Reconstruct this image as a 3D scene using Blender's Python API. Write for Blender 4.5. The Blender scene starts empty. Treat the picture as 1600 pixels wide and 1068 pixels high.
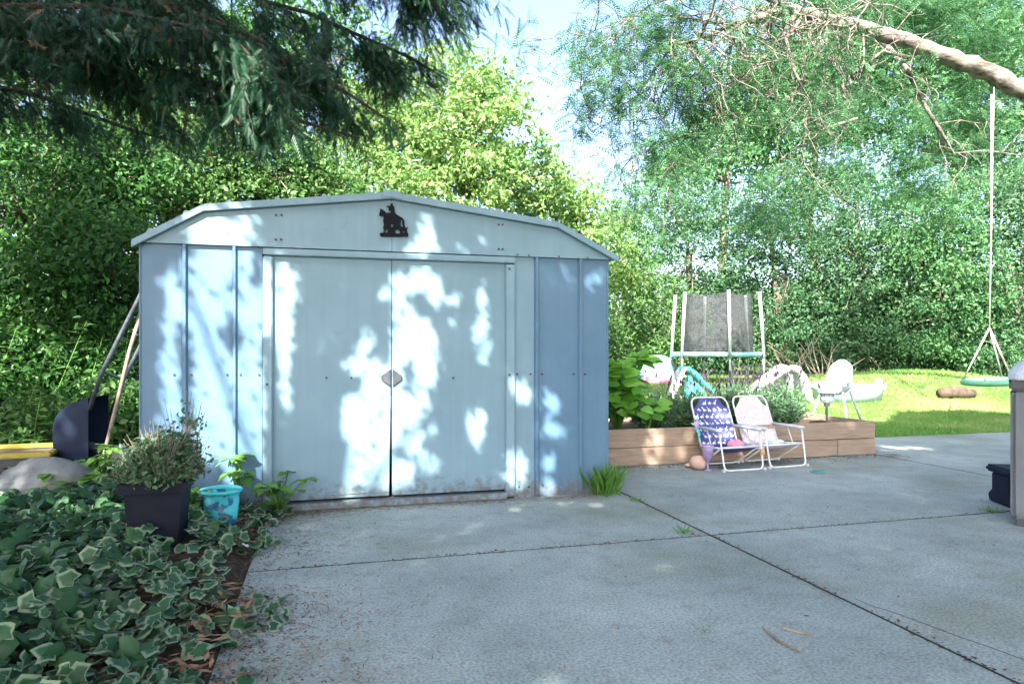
import bpy, math, random
import numpy as np
from mathutils import Vector, Matrix
R = math.radians
rng = np.random.default_rng(7)
random.seed(7)
scene = bpy.context.scene
col = scene.collection

# ------------------------------------------------------------------ camera, sky, sun, exposure
YAW = R(15.2); F = 1070.0; CX, HY = 800.0, 547.0; EYE = 1.0
CY_, SY_ = math.cos(YAW), math.sin(YAW)
cam = bpy.data.cameras.new('camera'); cam_o = bpy.data.objects.new('camera', cam); col.objects.link(cam_o)
cam_o.location = (0, 0, EYE); cam_o.rotation_euler = (R(90), 0, -YAW)
cam.sensor_width = 36; cam.lens = 36 * F / 1600; cam.shift_y = 13 / 1600; cam.clip_end = 3000; cam.clip_start = .05
scene.camera = cam_o
SUN_EL, SUN_AZ = R(42), R(28)
S = np.array([math.sin(SUN_AZ) * math.cos(SUN_EL), math.cos(SUN_AZ) * math.cos(SUN_EL), -math.sin(SUN_EL)])  # travel of light
world = bpy.data.worlds.new('World'); scene.world = world; world.use_nodes = True
wn = world.node_tree.nodes; wl = world.node_tree.links
sky = wn.new('ShaderNodeTexSky'); sky.sky_type = 'NISHITA'; sky.sun_disc = False
sky.sun_elevation = SUN_EL; sky.sun_rotation = math.atan2(-S[0], -S[1])
sky.air_density = .85; sky.dust_density = 3.5; sky.ozone_density = 1.0
bg = wn['Background']; wl.new(sky.outputs[0], bg.inputs[0]); bg.inputs[1].default_value = 0.12
sun = bpy.data.lights.new('sun', 'SUN'); sun.energy = 5.0; sun.angle = R(0.53); sun.color = (1, .95, .86)
sun_o = bpy.data.objects.new('sun', sun); col.objects.link(sun_o)
sun_o.rotation_euler = Vector(S).to_track_quat('-Z', 'Y').to_euler(); sun_o.location = (-4, -8, 12)
vs = scene.view_settings; vs.view_transform = 'Standard'; vs.look = 'None'; vs.gamma = 1; vs.exposure = 2.6
scene.render.engine = 'CYCLES'
cy = scene.cycles; cy.max_bounces = 6; cy.diffuse_bounces = 4; cy.glossy_bounces = 2; cy.transmission_bounces = 4
cy.transparent_max_bounces = 8; cy.caustics_reflective = False; cy.caustics_refractive = False
try: cy.use_denoising = True
except Exception: pass

# ------------------------------------------------------------------ photo pixel -> world (shed-aligned frame)
def lw(lat, d, z): return np.array([CY_ * lat + SY_ * d, -SY_ * lat + CY_ * d, z])
def W(px, py, d): return lw((px - CX) / F * d, d, EYE + (HY - py) / F * d)
def G(px, py, z=0.0): return W(px, py, (EYE - z) * F / (py - HY))
def PY(px, py, Y):   # on the vertical plane y = Y
    u = (px - CX) / F; d = Y / (-SY_ * u + CY_); return W(px, py, d)
def dep(p): return SY_ * p[0] + CY_ * p[1]

# ------------------------------------------------------------------ helpers
def tag(o, label=None, cat=None, group=None, kind=None):
    if label: o['label'] = label
    if cat: o['category'] = cat
    if group: o['group'] = group
    if kind: o['kind'] = kind
    return o
def thing(name, label, cat, loc=(0, 0, 0), rz=0, group=None):
    o = bpy.data.objects.new(name, None); o.empty_display_size = .1; col.objects.link(o)
    o.location = tuple(float(x) for x in loc); o.rotation_euler = (0, 0, rz)
    return tag(o, label, cat, group)
def np_mesh(name, V, Fs, smooth=False):
    me = bpy.data.meshes.new(name)
    V = np.asarray(V, dtype=np.float32); Fs = np.asarray(Fs, dtype=np.int32)
    me.vertices.add(len(V)); me.vertices.foreach_set('co', V.ravel())
    n, k = Fs.shape
    me.loops.add(n * k); me.loops.foreach_set('vertex_index', Fs.ravel())
    me.polygons.add(n); me.polygons.foreach_set('loop_start', np.arange(0, n * k, k, dtype=np.int32))
    me.polygons.foreach_set('use_smooth', np.full(n, smooth))
    me.update(calc_edges=True)
    return me
def link(name, me, mat, parent=None):
    o = bpy.data.objects.new(name, me); col.objects.link(o)
    if mat is not None and not me.materials: me.materials.append(mat)
    if parent is not None: o.parent = parent
    return o
class MB:
    def __init__(s): s.v = []; s.f = []
    def add(s, V, Fs):
        o = len(s.v); s.v += [tuple(float(c) for c in p) for p in V]; s.f += [tuple(i + o for i in f) for f in Fs]; return s
    def box(s, a, b, bev=0.0, M=None):
        x0, y0, z0 = a; x1, y1, z1 = b
        V = [(x0, y0, z0), (x1, y0, z0), (x1, y1, z0), (x0, y1, z0), (x0, y0, z1), (x1, y0, z1), (x1, y1, z1), (x0, y1, z1)]
        if M is not None: V = [M @ Vector(p) for p in V]
        return s.add(V, [(0, 3, 2, 1), (4, 5, 6, 7), (0, 1, 5, 4), (1, 2, 6, 5), (2, 3, 7, 6), (3, 0, 4, 7)])
    def tube(s, path, rad, n=6, cap=True):
        P = [Vector(p) for p in path]; m = len(P)
        if not hasattr(rad, '__len__'): rad = [rad] * m
        up = None; rings = []
        for i in range(m):
            t = (P[min(i + 1, m - 1)] - P[max(i - 1, 0)])
            t = t.normalized() if t.length > 1e-9 else Vector((0, 0, 1))
            if up is None:
                up = t.orthogonal().normalized()
            up = (up - t * up.dot(t)); up = up.normalized() if up.length > 1e-6 else t.orthogonal().normalized()
            sd = t.cross(up)
            rings.append([P[i] + (up * math.cos(2 * math.pi * k / n) + sd * math.sin(2 * math.pi * k / n)) * rad[i] for k in range(n)])
        V = [q for r in rings for q in r]; Fs = []
        for i in range(m - 1):
            for k in range(n):
                a = i * n + k; b = i * n + (k + 1) % n
                Fs.append((a, b, b + n, a + n))
        if cap: Fs.append(tuple(range(n))[::-1]); Fs.append(tuple((m - 1) * n + k for k in range(n)))
        return s.add(V, Fs)
    def prism(s, poly, axis, a, b):
        # poly: 2D points; axis 'y': (x,z) extruded in y ; 'z': (x,y) extruded in z ; 'x': (y,z)
        n = len(poly)
        def mk(p, t):
            return (p[0], t, p[1]) if axis == 'y' else ((p[0], p[1], t) if axis == 'z' else (t, p[0], p[1]))
        V = [mk(p, a) for p in poly] + [mk(p, b) for p in poly]
        Fs = [tuple(range(n))[::-1], tuple(range(n, 2 * n))] + [(i, (i + 1) % n, n + (i + 1) % n, n + i) for i in range(n)]
        return s.add(V, Fs)
    def lathe(s, prof, c=(0, 0, 0), n=20, sx=1, sy=1):
        V = []; Fs = []
        for r, z in prof:
            for k in range(n):
                a = 2 * math.pi * k / n; V.append((c[0] + r * sx * math.cos(a), c[1] + r * sy * math.sin(a), c[2] + z))
        for i in range(len(prof) - 1):
            for k in range(n):
                Fs.append((i * n + k, i * n + (k + 1) % n, (i + 1) * n + (k + 1) % n, (i + 1) * n + k))
        return s.add(V, Fs)
    def build(s, name, mat, parent=None, origin=(0, 0, 0), smooth=False, bevel=0.0, seg=2, loc=None):
        me = bpy.data.meshes.new(name)
        ox = np.array(origin, dtype=float)
        me.from_pydata([tuple(np.array(p) - ox) for p in s.v], [], s.f); me.update()
        import bmesh
        bm = bmesh.new(); bm.from_mesh(me); bmesh.ops.recalc_face_normals(bm, faces=bm.faces)
        if bevel > 0:
            bmesh.ops.bevel(bm, geom=[e for e in bm.edges], offset=bevel, segments=seg, affect='EDGES', clamp_overlap=True)
        bm.to_mesh(me); bm.free()
        for p in me.polygons: p.use_smooth = smooth
        o = link(name, me, mat, parent)
        if loc is not None: o.location = loc
        return o

# ------------------------------------------------------------------ materials
MATS = {}
def mat(name, c1, c2=None, scale=8.0, rough=.7, bump=0.0, bscale=60.0, metal=0.0, spec=.4, detail=6, island=0.0, trans=0.0, c3=None, s3=1.5, t3=(.5, .62), stretch=None, alpha=1.0, coat=0.0):
    m = bpy.data.materials.new(name); m.use_nodes = True; nt = m.node_tree; N = nt.nodes; L = nt.links
    b = N['Principled BSDF']; b.inputs['Roughness'].default_value = rough; b.inputs['Metallic'].default_value = metal
    b.inputs['Specular IOR Level'].default_value = spec
    if coat: b.inputs['Coat Weight'].default_value = coat
    tc = N.new('ShaderNodeTexCoord'); co = tc.outputs['Object']
    if stretch:
        mp = N.new('ShaderNodeMapping'); mp.inputs['Scale'].default_value = stretch; L.new(co, mp.inputs[0]); co = mp.outputs[0]
    colsock = None
    if c2 is None: c2 = tuple(min(1, x * 1.25) for x in c1)
    nz = N.new('ShaderNodeTexNoise'); nz.inputs['Scale'].default_value = scale; nz.inputs['Detail'].default_value = detail; nz.inputs['Roughness'].default_value = .65
    L.new(co, nz.inputs['Vector'])
    rp = N.new('ShaderNodeValToRGB'); rp.color_ramp.elements[0].position = .34; rp.color_ramp.elements[1].position = .66
    rp.color_ramp.elements[0].color = (*c1, 1); rp.color_ramp.elements[1].color = (*c2, 1)
    fac = nz.outputs[0]
    if island > 0:
        ge = N.new('ShaderNodeNewGeometry'); mx = N.new('ShaderNodeMix'); mx.inputs[0].default_value = island
        L.new(nz.outputs[0], mx.inputs[2]); L.new(ge.outputs['Random Per Island'], mx.inputs[3]); fac = mx.outputs[0]
    L.new(fac, rp.inputs[0]); colsock = rp.outputs[0]
    if c3 is not None:
        n3 = N.new('ShaderNodeTexNoise'); n3.inputs['Scale'].default_value = s3; n3.inputs['Detail'].default_value = 8; n3.inputs['Roughness'].default_value = .6
        L.new(co, n3.inputs['Vector'])
        r3 = N.new('ShaderNodeValToRGB'); r3.color_ramp.elements[0].position = t3[0]; r3.color_ramp.elements[1].position = t3[1]
        L.new(n3.outputs[0], r3.inputs[0])
        m3 = N.new('ShaderNodeMix'); m3.data_type = 'RGBA'; L.new(r3.outputs[0], m3.inputs[0]); L.new(colsock, m3.inputs[6]); m3.inputs[7].default_value = (*c3, 1)
        colsock = m3.outputs[2]
    L.new(colsock, b.inputs['Base Color'])
    if bump > 0:
        nb = N.new('ShaderNodeTexNoise'); nb.inputs['Scale'].default_value = bscale; nb.inputs['Detail'].default_value = 6
        L.new(co, nb.inputs['Vector'])
        bp = N.new('ShaderNodeBump'); bp.inputs['Strength'].default_value = bump; bp.inputs['Distance'].default_value = .01
        L.new(nb.outputs[0], bp.inputs['Height']); L.new(bp.outputs[0], b.inputs['Normal'])
    out = N['Material Output']; shader = b.outputs[0]
    if trans > 0:
        tr = N.new('ShaderNodeBsdfTranslucent'); hs = N.new('ShaderNodeHueSaturation'); hs.inputs['Value'].default_value = 1.5; hs.inputs['Hue'].default_value = .485
        L.new(colsock, hs.inputs['Color']); L.new(hs.outputs[0], tr.inputs[0])
        ms = N.new('ShaderNodeMixShader'); ms.inputs[0].default_value = trans; L.new(shader, ms.inputs[1]); L.new(tr.outputs[0], ms.inputs[2]); shader = ms.outputs[0]
    if alpha < 1:
        tp = N.new('ShaderNodeBsdfTransparent'); ms = N.new('ShaderNodeMixShader'); ms.inputs[0].default_value = alpha
        L.new(tp.outputs[0], ms.inputs[1]); L.new(shader, ms.inputs[2]); shader = ms.outputs[0]
    L.new(shader, out.inputs[0])
    m['nodes'] = 0
    MATS[name] = m
    return m

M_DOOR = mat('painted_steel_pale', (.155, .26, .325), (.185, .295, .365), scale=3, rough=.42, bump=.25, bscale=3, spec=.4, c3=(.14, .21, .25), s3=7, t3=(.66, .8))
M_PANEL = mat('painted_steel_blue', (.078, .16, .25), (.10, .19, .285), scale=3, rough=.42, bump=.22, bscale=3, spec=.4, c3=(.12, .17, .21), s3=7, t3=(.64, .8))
M_TRIM = mat('painted_steel_trim', (.16, .265, .33), (.20, .31, .375), scale=5, rough=.45, spec=.4, c3=(.36, .31, .26), s3=9, t3=(.68, .78))
M_ROOF = mat('roof_steel', (.19, .28, .32), (.24, .33, .37), scale=6, rough=.5, c3=(.22, .16, .10), s3=8, t3=(.6, .75))
M_DARK = mat('dark_steel', (.003, .005, .008), (.006, .009, .013), scale=20, rough=.7, spec=.15)
M_HANDLE = mat('grey_handle', (.03, .035, .045), (.06, .065, .08), scale=30, rough=.5)
def grime(m):   # splash dirt and rust along the foot, thin runs down the paint
    nt = m.node_tree; N = nt.nodes; L = nt.links; b = N['Principled BSDF']; src = b.inputs['Base Color'].links[0].from_socket
    ge = N.new('ShaderNodeNewGeometry'); sx = N.new('ShaderNodeSeparateXYZ'); L.new(ge.outputs['Position'], sx.inputs[0])
    nz = N.new('ShaderNodeTexNoise'); nz.inputs['Scale'].default_value = 22; nz.inputs['Detail'].default_value = 9; nz.inputs['Roughness'].default_value = .75; L.new(ge.outputs['Position'], nz.inputs['Vector'])
    mr = N.new('ShaderNodeMapRange'); mr.inputs[1].default_value = .02; mr.inputs[2].default_value = .26; mr.inputs[3].default_value = .26; mr.inputs[4].default_value = -.12; L.new(sx.outputs[2], mr.inputs[0])
    ad = N.new('ShaderNodeMath'); ad.operation = 'ADD'; L.new(nz.outputs[0], ad.inputs[0]); L.new(mr.outputs[0], ad.inputs[1])
    rp = N.new('ShaderNodeValToRGB'); rp.color_ramp.elements[0].position = .56; rp.color_ramp.elements[1].position = .80; rp.color_ramp.elements[1].color = (.8, .8, .8, 1); L.new(ad.outputs[0], rp.inputs[0])
    mx = N.new('ShaderNodeMix'); mx.data_type = 'RGBA'; L.new(rp.outputs[0], mx.inputs[0]); L.new(src, mx.inputs[6]); mx.inputs[7].default_value = (.10, .075, .055, 1)
    mp = N.new('ShaderNodeMapping'); mp.inputs['Scale'].default_value = (26, 26, .9); L.new(ge.outputs['Position'], mp.inputs[0])
    n2 = N.new('ShaderNodeTexNoise'); n2.inputs['Scale'].default_value = 1; n2.inputs['Detail'].default_value = 6; L.new(mp.outputs[0], n2.inputs['Vector'])
    r2 = N.new('ShaderNodeValToRGB'); r2.color_ramp.elements[0].position = .35; r2.color_ramp.elements[0].color = (.80, .81, .82, 1); r2.color_ramp.elements[1].position = .62; r2.color_ramp.elements[1].color = (1.05, 1.05, 1.05, 1); L.new(n2.outputs[0], r2.inputs[0])
    m2 = N.new('ShaderNodeMix'); m2.data_type = 'RGBA'; m2.blend_type = 'MULTIPLY'; m2.inputs[0].default_value = .22; L.new(mx.outputs[2], m2.inputs[6]); L.new(r2.outputs[0], m2.inputs[7]); L.new(m2.outputs[2], b.inputs['Base Color'])
for m_ in (M_DOOR, M_PANEL, M_TRIM): grime(m_)
M_SHEDIN = mat('shed_inside', (.03, .03, .03), (.05, .05, .05))
M_BOLT = mat('bolt_metal', (.02, .02, .02), (.06, .05, .04), scale=40, rough=.6)
def concrete():
    m = mat('concrete', (.225, .27, .258), (.35, .40, .382), scale=1.3, rough=.9, bump=.35, bscale=140, spec=.2, detail=10, c3=(.20, .225, .165), s3=.8, t3=(.5, .72))
    nt = m.node_tree; N = nt.nodes; L = nt.links; b = N['Principled BSDF']
    src = b.inputs['Base Color'].links[0].from_socket
    geo = N.new('ShaderNodeNewGeometry')
    n = N.new('ShaderNodeTexNoise'); n.inputs['Scale'].default_value = 95; n.inputs['Detail'].default_value = 5; L.new(geo.outputs['Position'], n.inputs['Vector'])
    r = N.new('ShaderNodeValToRGB'); r.color_ramp.elements[0].position = .3; r.color_ramp.elements[0].color = (.45, .45, .45, 1); r.color_ramp.elements[1].position = .6; r.color_ramp.elements[1].color = (1.08, 1.08, 1.08, 1)
    L.new(n.outputs[0], r.inputs[0])
    mu = N.new('ShaderNodeMix'); mu.data_type = 'RGBA'; mu.blend_type = 'MULTIPLY'; mu.inputs[0].default_value = .8
    L.new(src, mu.inputs[6]); L.new(r.outputs[0], mu.inputs[7])
    v = N.new('ShaderNodeTexNoise'); v.inputs['Scale'].default_value = 9; v.inputs['Detail'].default_value = 10; v.inputs['Roughness'].default_value = .75; L.new(geo.outputs['Position'], v.inputs['Vector'])
    r2 = N.new('ShaderNodeValToRGB'); r2.color_ramp.elements[0].position = .53; r2.color_ramp.elements[0].color = (0, 0, 0, 1); r2.color_ramp.elements[1].position = .74; r2.color_ramp.elements[1].color = (.85, .85, .85, 1)
    L.new(v.outputs[0], r2.inputs[0])
    m2 = N.new('ShaderNodeMix'); m2.data_type = 'RGBA'; L.new(r2.outputs[0], m2.inputs[0]); L.new(mu.outputs[2], m2.inputs[6]); m2.inputs[7].default_value = (.17, .16, .13, 1)
    L.new(m2.outputs[2], b.inputs['Base Color'])
    return m
M_CONC = concrete()
M_SOIL = mat('soil', (.045, .032, .022), (.09, .065, .045), scale=18, rough=1, bump=.8, bscale=40, spec=.1)
M_LITTER = mat('needle_litter', (.10, .055, .03), (.22, .13, .075), scale=10, rough=.9, island=.8, spec=.2)
M_GROUND = mat('ground', (.06, .12, .03), (.13, .19, .06), scale=1.2, rough=1, bump=.6, bscale=25, spec=.1, c3=(.13, .11, .06), s3=.6, t3=(.55, .75))
M_GRASS = mat('grass', (.07, .22, .03), (.17, .34, .07), scale=.8, rough=.6, island=.5, trans=.3, c3=(.36, .40, .15), s3=.35, t3=(.44, .66))
def soil_left():   # bare soil under the planted bed, turf elsewhere
    nt = M_GROUND.node_tree; N = nt.nodes; L = nt.links; b = N['Principled BSDF']; src = b.inputs['Base Color'].links[0].from_socket
    ge = N.new('ShaderNodeNewGeometry'); sx = N.new('ShaderNodeSeparateXYZ'); L.new(ge.outputs['Position'], sx.inputs[0])
    mr = N.new('ShaderNodeMapRange'); mr.inputs[1].default_value = 1.4; mr.inputs[2].default_value = 1.0; L.new(sx.outputs[0], mr.inputs[0])
    nz = N.new('ShaderNodeTexNoise'); nz.inputs['Scale'].default_value = 30; nz.inputs['Detail'].default_value = 8; L.new(ge.outputs['Position'], nz.inputs['Vector'])
    rp = N.new('ShaderNodeValToRGB'); rp.color_ramp.elements[0].position = .35; rp.color_ramp.elements[0].color = (.018, .014, .010, 1); rp.color_ramp.elements[1].position = .7; rp.color_ramp.elements[1].color = (.07, .048, .033, 1); L.new(nz.outputs[0], rp.inputs[0])
    mx = N.new('ShaderNodeMix'); mx.data_type = 'RGBA'; L.new(mr.outputs[0], mx.inputs[0]); L.new(src, mx.inputs[6]); L.new(rp.outputs[0], mx.inputs[7]); L.new(mx.outputs[2], b.inputs['Base Color'])
soil_left()
M_WOOD = mat('planter_wood', (.25, .185, .135), (.38, .295, .225), scale=3, rough=.75, bump=.25, bscale=30, stretch=(1.2, 14, 14), spec=.25, c3=(.17, .12, .085), s3=2.5, t3=(.62, .72))
M_BARK = mat('bark', (.09, .075, .06), (.22, .19, .155), scale=14, rough=.95, bump=1.0, bscale=24, stretch=(1, 1, .35), spec=.15)
M_BARKP = mat('locust_bark', (.04, .034, .028), (.27, .24, .21), scale=14, rough=.95, bump=1.0, bscale=16, stretch=(.22, .6, 1), spec=.15)
M_TWIG = mat('twig', (.14, .11, .085), (.32, .27, .22), scale=12, rough=.9, spec=.15)
def leafm(name, a, b, tr=.35, rough=.5, **k): return mat(name, a, b, scale=.9, rough=rough, island=.6, trans=tr, spec=.35, **k)
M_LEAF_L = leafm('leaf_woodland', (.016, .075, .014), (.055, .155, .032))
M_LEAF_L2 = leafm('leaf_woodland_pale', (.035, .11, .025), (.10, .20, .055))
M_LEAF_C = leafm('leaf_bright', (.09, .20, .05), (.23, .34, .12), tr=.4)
M_LEAF_R = leafm('leaf_hedge', (.025, .09, .038), (.085, .175, .075))
M_LEAF_R2 = leafm('leaf_tall_tree', (.03, .115, .042), (.10, .215, .08))
M_LEAF_S = leafm('leaf_shade_tree', (.03, .09, .02), (.08, .17, .04), tr=.2)
M_LOCUST = leafm('leaf_locust', (.035, .12, .05), (.09, .20, .09), tr=.35)
M_CEDAR = leafm('cedar_green', (.006, .036, .017), (.018, .078, .032), tr=.15)
M_CBARK = mat('cedar_bark', (.035, .026, .02), (.09, .065, .05), scale=14, rough=.95, bump=.6)
M_CEDARBR = leafm('cedar_dead', (.16, .07, .03), (.28, .13, .06), tr=.1)
M_HYD = leafm('leaf_hydrangea', (.09, .28, .025), (.17, .40, .05), tr=.3, rough=.38)
M_WEED = leafm('leaf_weed', (.06, .18, .025), (.13, .27, .05), tr=.3)
M_LAV = leafm('leaf_lavender', (.05, .125, .065), (.13, .225, .115), tr=.2)
M_LAVF = mat('lavender_flower', (.018, .013, .025), (.05, .035, .06), scale=20, island=.6)
M_POTPL = leafm('leaf_pot_plant', (.035, .09, .04), (.10, .17, .08), tr=.2)
M_FAR = leafm('leaf_far', (.035, .09, .02), (.12, .20, .05))

def ivy_mat(name, g1, g2, edgec, lo, hi):
    m = mat(name, g1, g2, scale=14, rough=.5, island=.55, trans=.15, spec=.3)
    nt = m.node_tree; N = nt.nodes; L = nt.links; b = N['Principled BSDF']
    src = b.inputs['Base Color'].links[0].from_socket
    at = N.new('ShaderNodeAttribute'); at.attribute_name = 'edge'
    nz = N.new('ShaderNodeTexNoise'); nz.inputs['Scale'].default_value = 60
    ad = N.new('ShaderNodeMath'); ad.operation = 'MULTIPLY_ADD'; ad.inputs[1].default_value = .5; L.new(nz.outputs[0], ad.inputs[0]); L.new(at.outputs['Fac'], ad.inputs[2])
    r = N.new('ShaderNodeValToRGB'); r.color_ramp.elements[0].position = lo; r.color_ramp.elements[1].position = hi
    L.new(ad.outputs[0], r.inputs[0])
    mx = N.new('ShaderNodeMix'); mx.data_type = 'RGBA'; L.new(r.outputs[0], mx.inputs[0]); L.new(src, mx.inputs[6]); mx.inputs[7].default_value = (*edgec, 1)
    L.new(mx.outputs[2], b.inputs['Base Color'])
    return m
M_IVY = ivy_mat('ivy_variegated', (.011, .050, .022), (.030, .095, .035), (.16, .23, .14), .99, 1.26)
M_IVYG = ivy_mat('ivy_green', (.009, .042, .017), (.028, .088, .028), (.03, .08, .03), 1.3, 1.5)

# ------------------------------------------------------------------ instancing of leaf templates (numpy)
def norm(a): return a / np.maximum(np.linalg.norm(a, axis=-1, keepdims=True), 1e-9)
def inst(tv, tf, P, A, Nn, Sz):
    """template axes: x along leaf axis A, y sideways, z along normal"""
    A = norm(A); Sd = norm(np.cross(Nn, A)); Nn = np.cross(A, Sd)
    tv = np.asarray(tv, float); k = len(tv); n = len(P)
    V = P[:, None, :] + Sz[:, None, None] * (tv[None, :, 0:1] * A[:, None, :] + tv[None, :, 1:2] * Sd[:, None, :] + tv[None, :, 2:3] * Nn[:, None, :])
    Fs = (np.asarray(tf)[None, :, :] + (np.arange(n) * k)[:, None, None]).reshape(-1, len(tf[0]))
    return V.reshape(-1, 3), Fs
LEAF_V = [(0, 0, 0), (.32, .27, .07), (.68, .22, .05), (1, 0, -.06), (.68, -.22, .05), (.32, -.27, .07)]
LEAF_F = [(0, 1, 2, 3), (0, 3, 4, 5)]
KITE_V = [(0, 0, 0), (.45, .27, .07), (1, 0, -.05), (.45, -.27, .07)]
KITE_F = [(0, 1, 2, 3)]
NARROW_V = [(0, 0, 0), (.5, .09, .02), (1, 0, 0), (.5, -.09, .02)]
NARROW_F = [(0, 1, 2, 3)]
def frond_template(pairs, ln, wd, droop=.25, ang=55):
    V = []; Fs = []
    def q(t): return np.array([t, 0, -droop * t * t])
    for i in range(pairs):
        t = .12 + .85 * i / (pairs - 1); l = ln * math.sin(math.pi * (.18 + .72 * (1 - i / pairs))) 
        for s in (-1, 1):
            a = q(t); d = np.array([math.cos(R(ang)), s * math.sin(R(ang)), -.12]); w = np.array([wd, 0, .0])
            o = len(V); V += [a, a + d * l * .5 + w, a + d * l, a + d * l * .5 - w]; Fs.append((o, o + 1, o + 2, o + 3))
    for i in range(3):
        a, b = q(i / 3), q((i + 1) / 3); o = len(V); w = np.array([0, .006, 0]); V += [a - w, a + w, b + w, b - w]; Fs.append((o, o + 1, o + 2, o + 3))
    return np.array(V), Fs
LOC_V, LOC_F = frond_template(7, .24, .045)
def spray_template(pairs, ln, wd, droop, ang):
    V = []; Fs = []
    def q(t): return np.array([t, 0, -droop * t * t])
    for i in range(pairs):
        t = .05 + .9 * i / (pairs - 1); l = ln * (1.05 - .65 * t)
        for sg in (-1, 1):
            a = q(t); d = np.array([math.cos(R(ang)), sg * math.sin(R(ang)), -.15]); o = len(V); V += [a - [wd, 0, 0], a + [wd, 0, 0], a + d * l]; Fs.append((o, o + 1, o + 2))
    o = len(V); V += [q(0) - [0, .012, 0], q(0) + [0, .012, 0], q(1.08)]; Fs.append((o, o + 1, o + 2))
    return np.array(V), Fs
CED_V, CED_F = spray_template(9, .36, .04, .35, 36)
def rdir(n): return norm(rng.normal(size=(n, 3)))
def leaves(P, size, up=.6, droop=.2, jit=.35, tv=LEAF_V, tf=LEAF_F):
    n = len(P)
    A = rdir(n) + np.array([0, 0, -droop]); Nn = rdir(n) + np.array([0, 0, up])
    Sz = size * (1 + jit * rng.normal(size=n)).clip(.45, 1.7)
    return inst(tv, tf, P, A, Nn, Sz)
def cloud(c, r, n, shell=.55):
    """points inside an ellipsoid, denser towards its skin"""
    q = rdir(n) * (rng.random(n)[:, None] ** (shell / 1.5)); return np.asarray(c) + q * np.asarray(r)
def clumped(c, r, n, per=40, cr=.28, shell=.5):
    m = max(1, n // per); C = cloud(c, r, m, shell); k = np.repeat(np.arange(m), per)
    rr = cr * (.5 + rng.random(m))[k]
    off = rng.normal(size=(len(k), 3)) * .5; off[:, 2] *= .6
    return C[k] + off * rr[:, None], C
def limb_path(a, b, n=6, wob=.12, sag=0.0):
    a, b = np.asarray(a, float), np.asarray(b, float); L = np.linalg.norm(b - a); out = []
    ph = rng.normal(size=3) * wob * L
    for i in range(n):
        t = i / (n - 1); p = a + (b - a) * t + ph * math.sin(math.pi * t) * .5 + rng.normal(size=3) * wob * L * .12 * (0 < i < n - 1)
        p = p + np.array([0, 0, -sag * L * math.sin(math.pi * t)]); out.append(p)
    return out
def tree(name, label, base, lobes, leaf, n, m, trunk_r=.12, group=None, per=40, cr=.3, up=.6, droop=.2, bark=None, twigs=14, cat='tree', top=None, shell=.5, kite=False):
    base = np.asarray(base, float); t = thing(name, label, cat, base, group=group)
    tw = sum(l[1][0] * l[1][1] + l[1][0] * l[1][2] for l in lobes)
    hi = max(lobes, key=lambda l: l[0][2]); topz = hi[0][2] + hi[1][2] * .4
    mb = MB(); tip = np.array([hi[0][0] * .6 + base[0] * .4, hi[0][1] * .6 + base[1] * .4, topz])
    tp = limb_path(base - [0, 0, .1], tip, 9, .05); rr = [trunk_r * (1.25 if i == 0 else 1) * (1 - .85 * i / 8) for i in range(9)]
    mb.tube(tp, rr, 8)
    PV = []; PF = []; off = 0
    for c, r in lobes:
        k = int(n * (r[0] * r[1] + r[0] * r[2]) / tw)
        P, C = clumped(c, r, k, per, cr, shell)
        V, Fs = leaves(P, leaf, up, droop, tv=KITE_V if kite else LEAF_V, tf=KITE_F if kite else LEAF_F); PV.append(V); PF.append(Fs + off); off += len(V)
        i = min(range(9), key=lambda j: abs(tp[j][2] - (c[2] - r[2] * .8))); st = tp[max(1, i)]
        mb.tube(limb_path(st, c, 6, .1), [trunk_r * .5 * (1 - .14 * j) for j in range(6)], 6)
        for q in C[rng.choice(len(C), min(twigs, len(C)), replace=False)]:
            s0 = np.asarray(c) * .6 + np.asarray(st) * .4 if rng.random() < .5 else np.asarray(c)
            mb.tube(limb_path(s0, q, 5, .12), [trunk_r * .16 * (1 - .19 * j) + .003 for j in range(5)], 4, False)
    mb.build('trunk', bark or M_BARK, t, base, True)
    me = np_mesh('crown', np.concatenate(PV) - base, np.concatenate(PF)); link('crown', me, m, t)
    return t
def foliage_part(name, V, Fs, m, parent, origin):
    return link(name, np_mesh(name, np.asarray(V) - np.asarray(origin), Fs), m, parent)

# ================================================================== SETTING
def sstep(a, b, x):
    t = np.clip((x - a) / (b - a), 0, 1); return t * t * (3 - 2 * t)
MC = W(1440, 560, 15.0)
PAT_X = [-.35, 2.01, 5.1, 8.2, 11.3]; PAT_Y = [-3.1, .1, 3.3, 6.5]
def gz(X, Y):
    X = np.asarray(X, float); Y = np.asarray(Y, float)
    z = -.03 + .28 * sstep(7.0, 15, Y) * sstep(1.5, 4.0, X) + .35 * np.exp(-(((X - MC[0]) / 2.8) ** 2 + ((Y - MC[1]) / 2.2) ** 2))
    z = z + .02 * np.sin(X * 1.7 + .4) * np.sin(Y * 1.3)
    bed = sstep(-.27, -.75, X)
    z = z + .035 * sstep(-.2, -.34, X) * sstep(9, 5, Y) + bed * (.07 + .03 * np.sin(X * 4.1) * np.sin(Y * 3.3)) * sstep(9, 5, Y)
    inp = (X > PAT_X[0] - .02) & (X < PAT_X[-1] + .02) & (Y > PAT_Y[0] - .02) & (Y < PAT_Y[-1] - .05)
    insh = (X > -1.12) & (X < 1.98) & (Y > 4.44) & (Y < 7.0)
    return np.where(inp | insh, np.minimum(z, -.12), z)
def axis_pts(lo, hi, st, far):
    a = list(np.arange(lo, hi + 1e-6, st)); e = []; d = st
    x = hi
    while x < far: d *= 1.6; x += d; e.append(x)
    b = []; d = st; x = lo
    while x > -far: d *= 1.6; x -= d; b.append(x)
    return np.array(b[::-1] + a + e)
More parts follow.
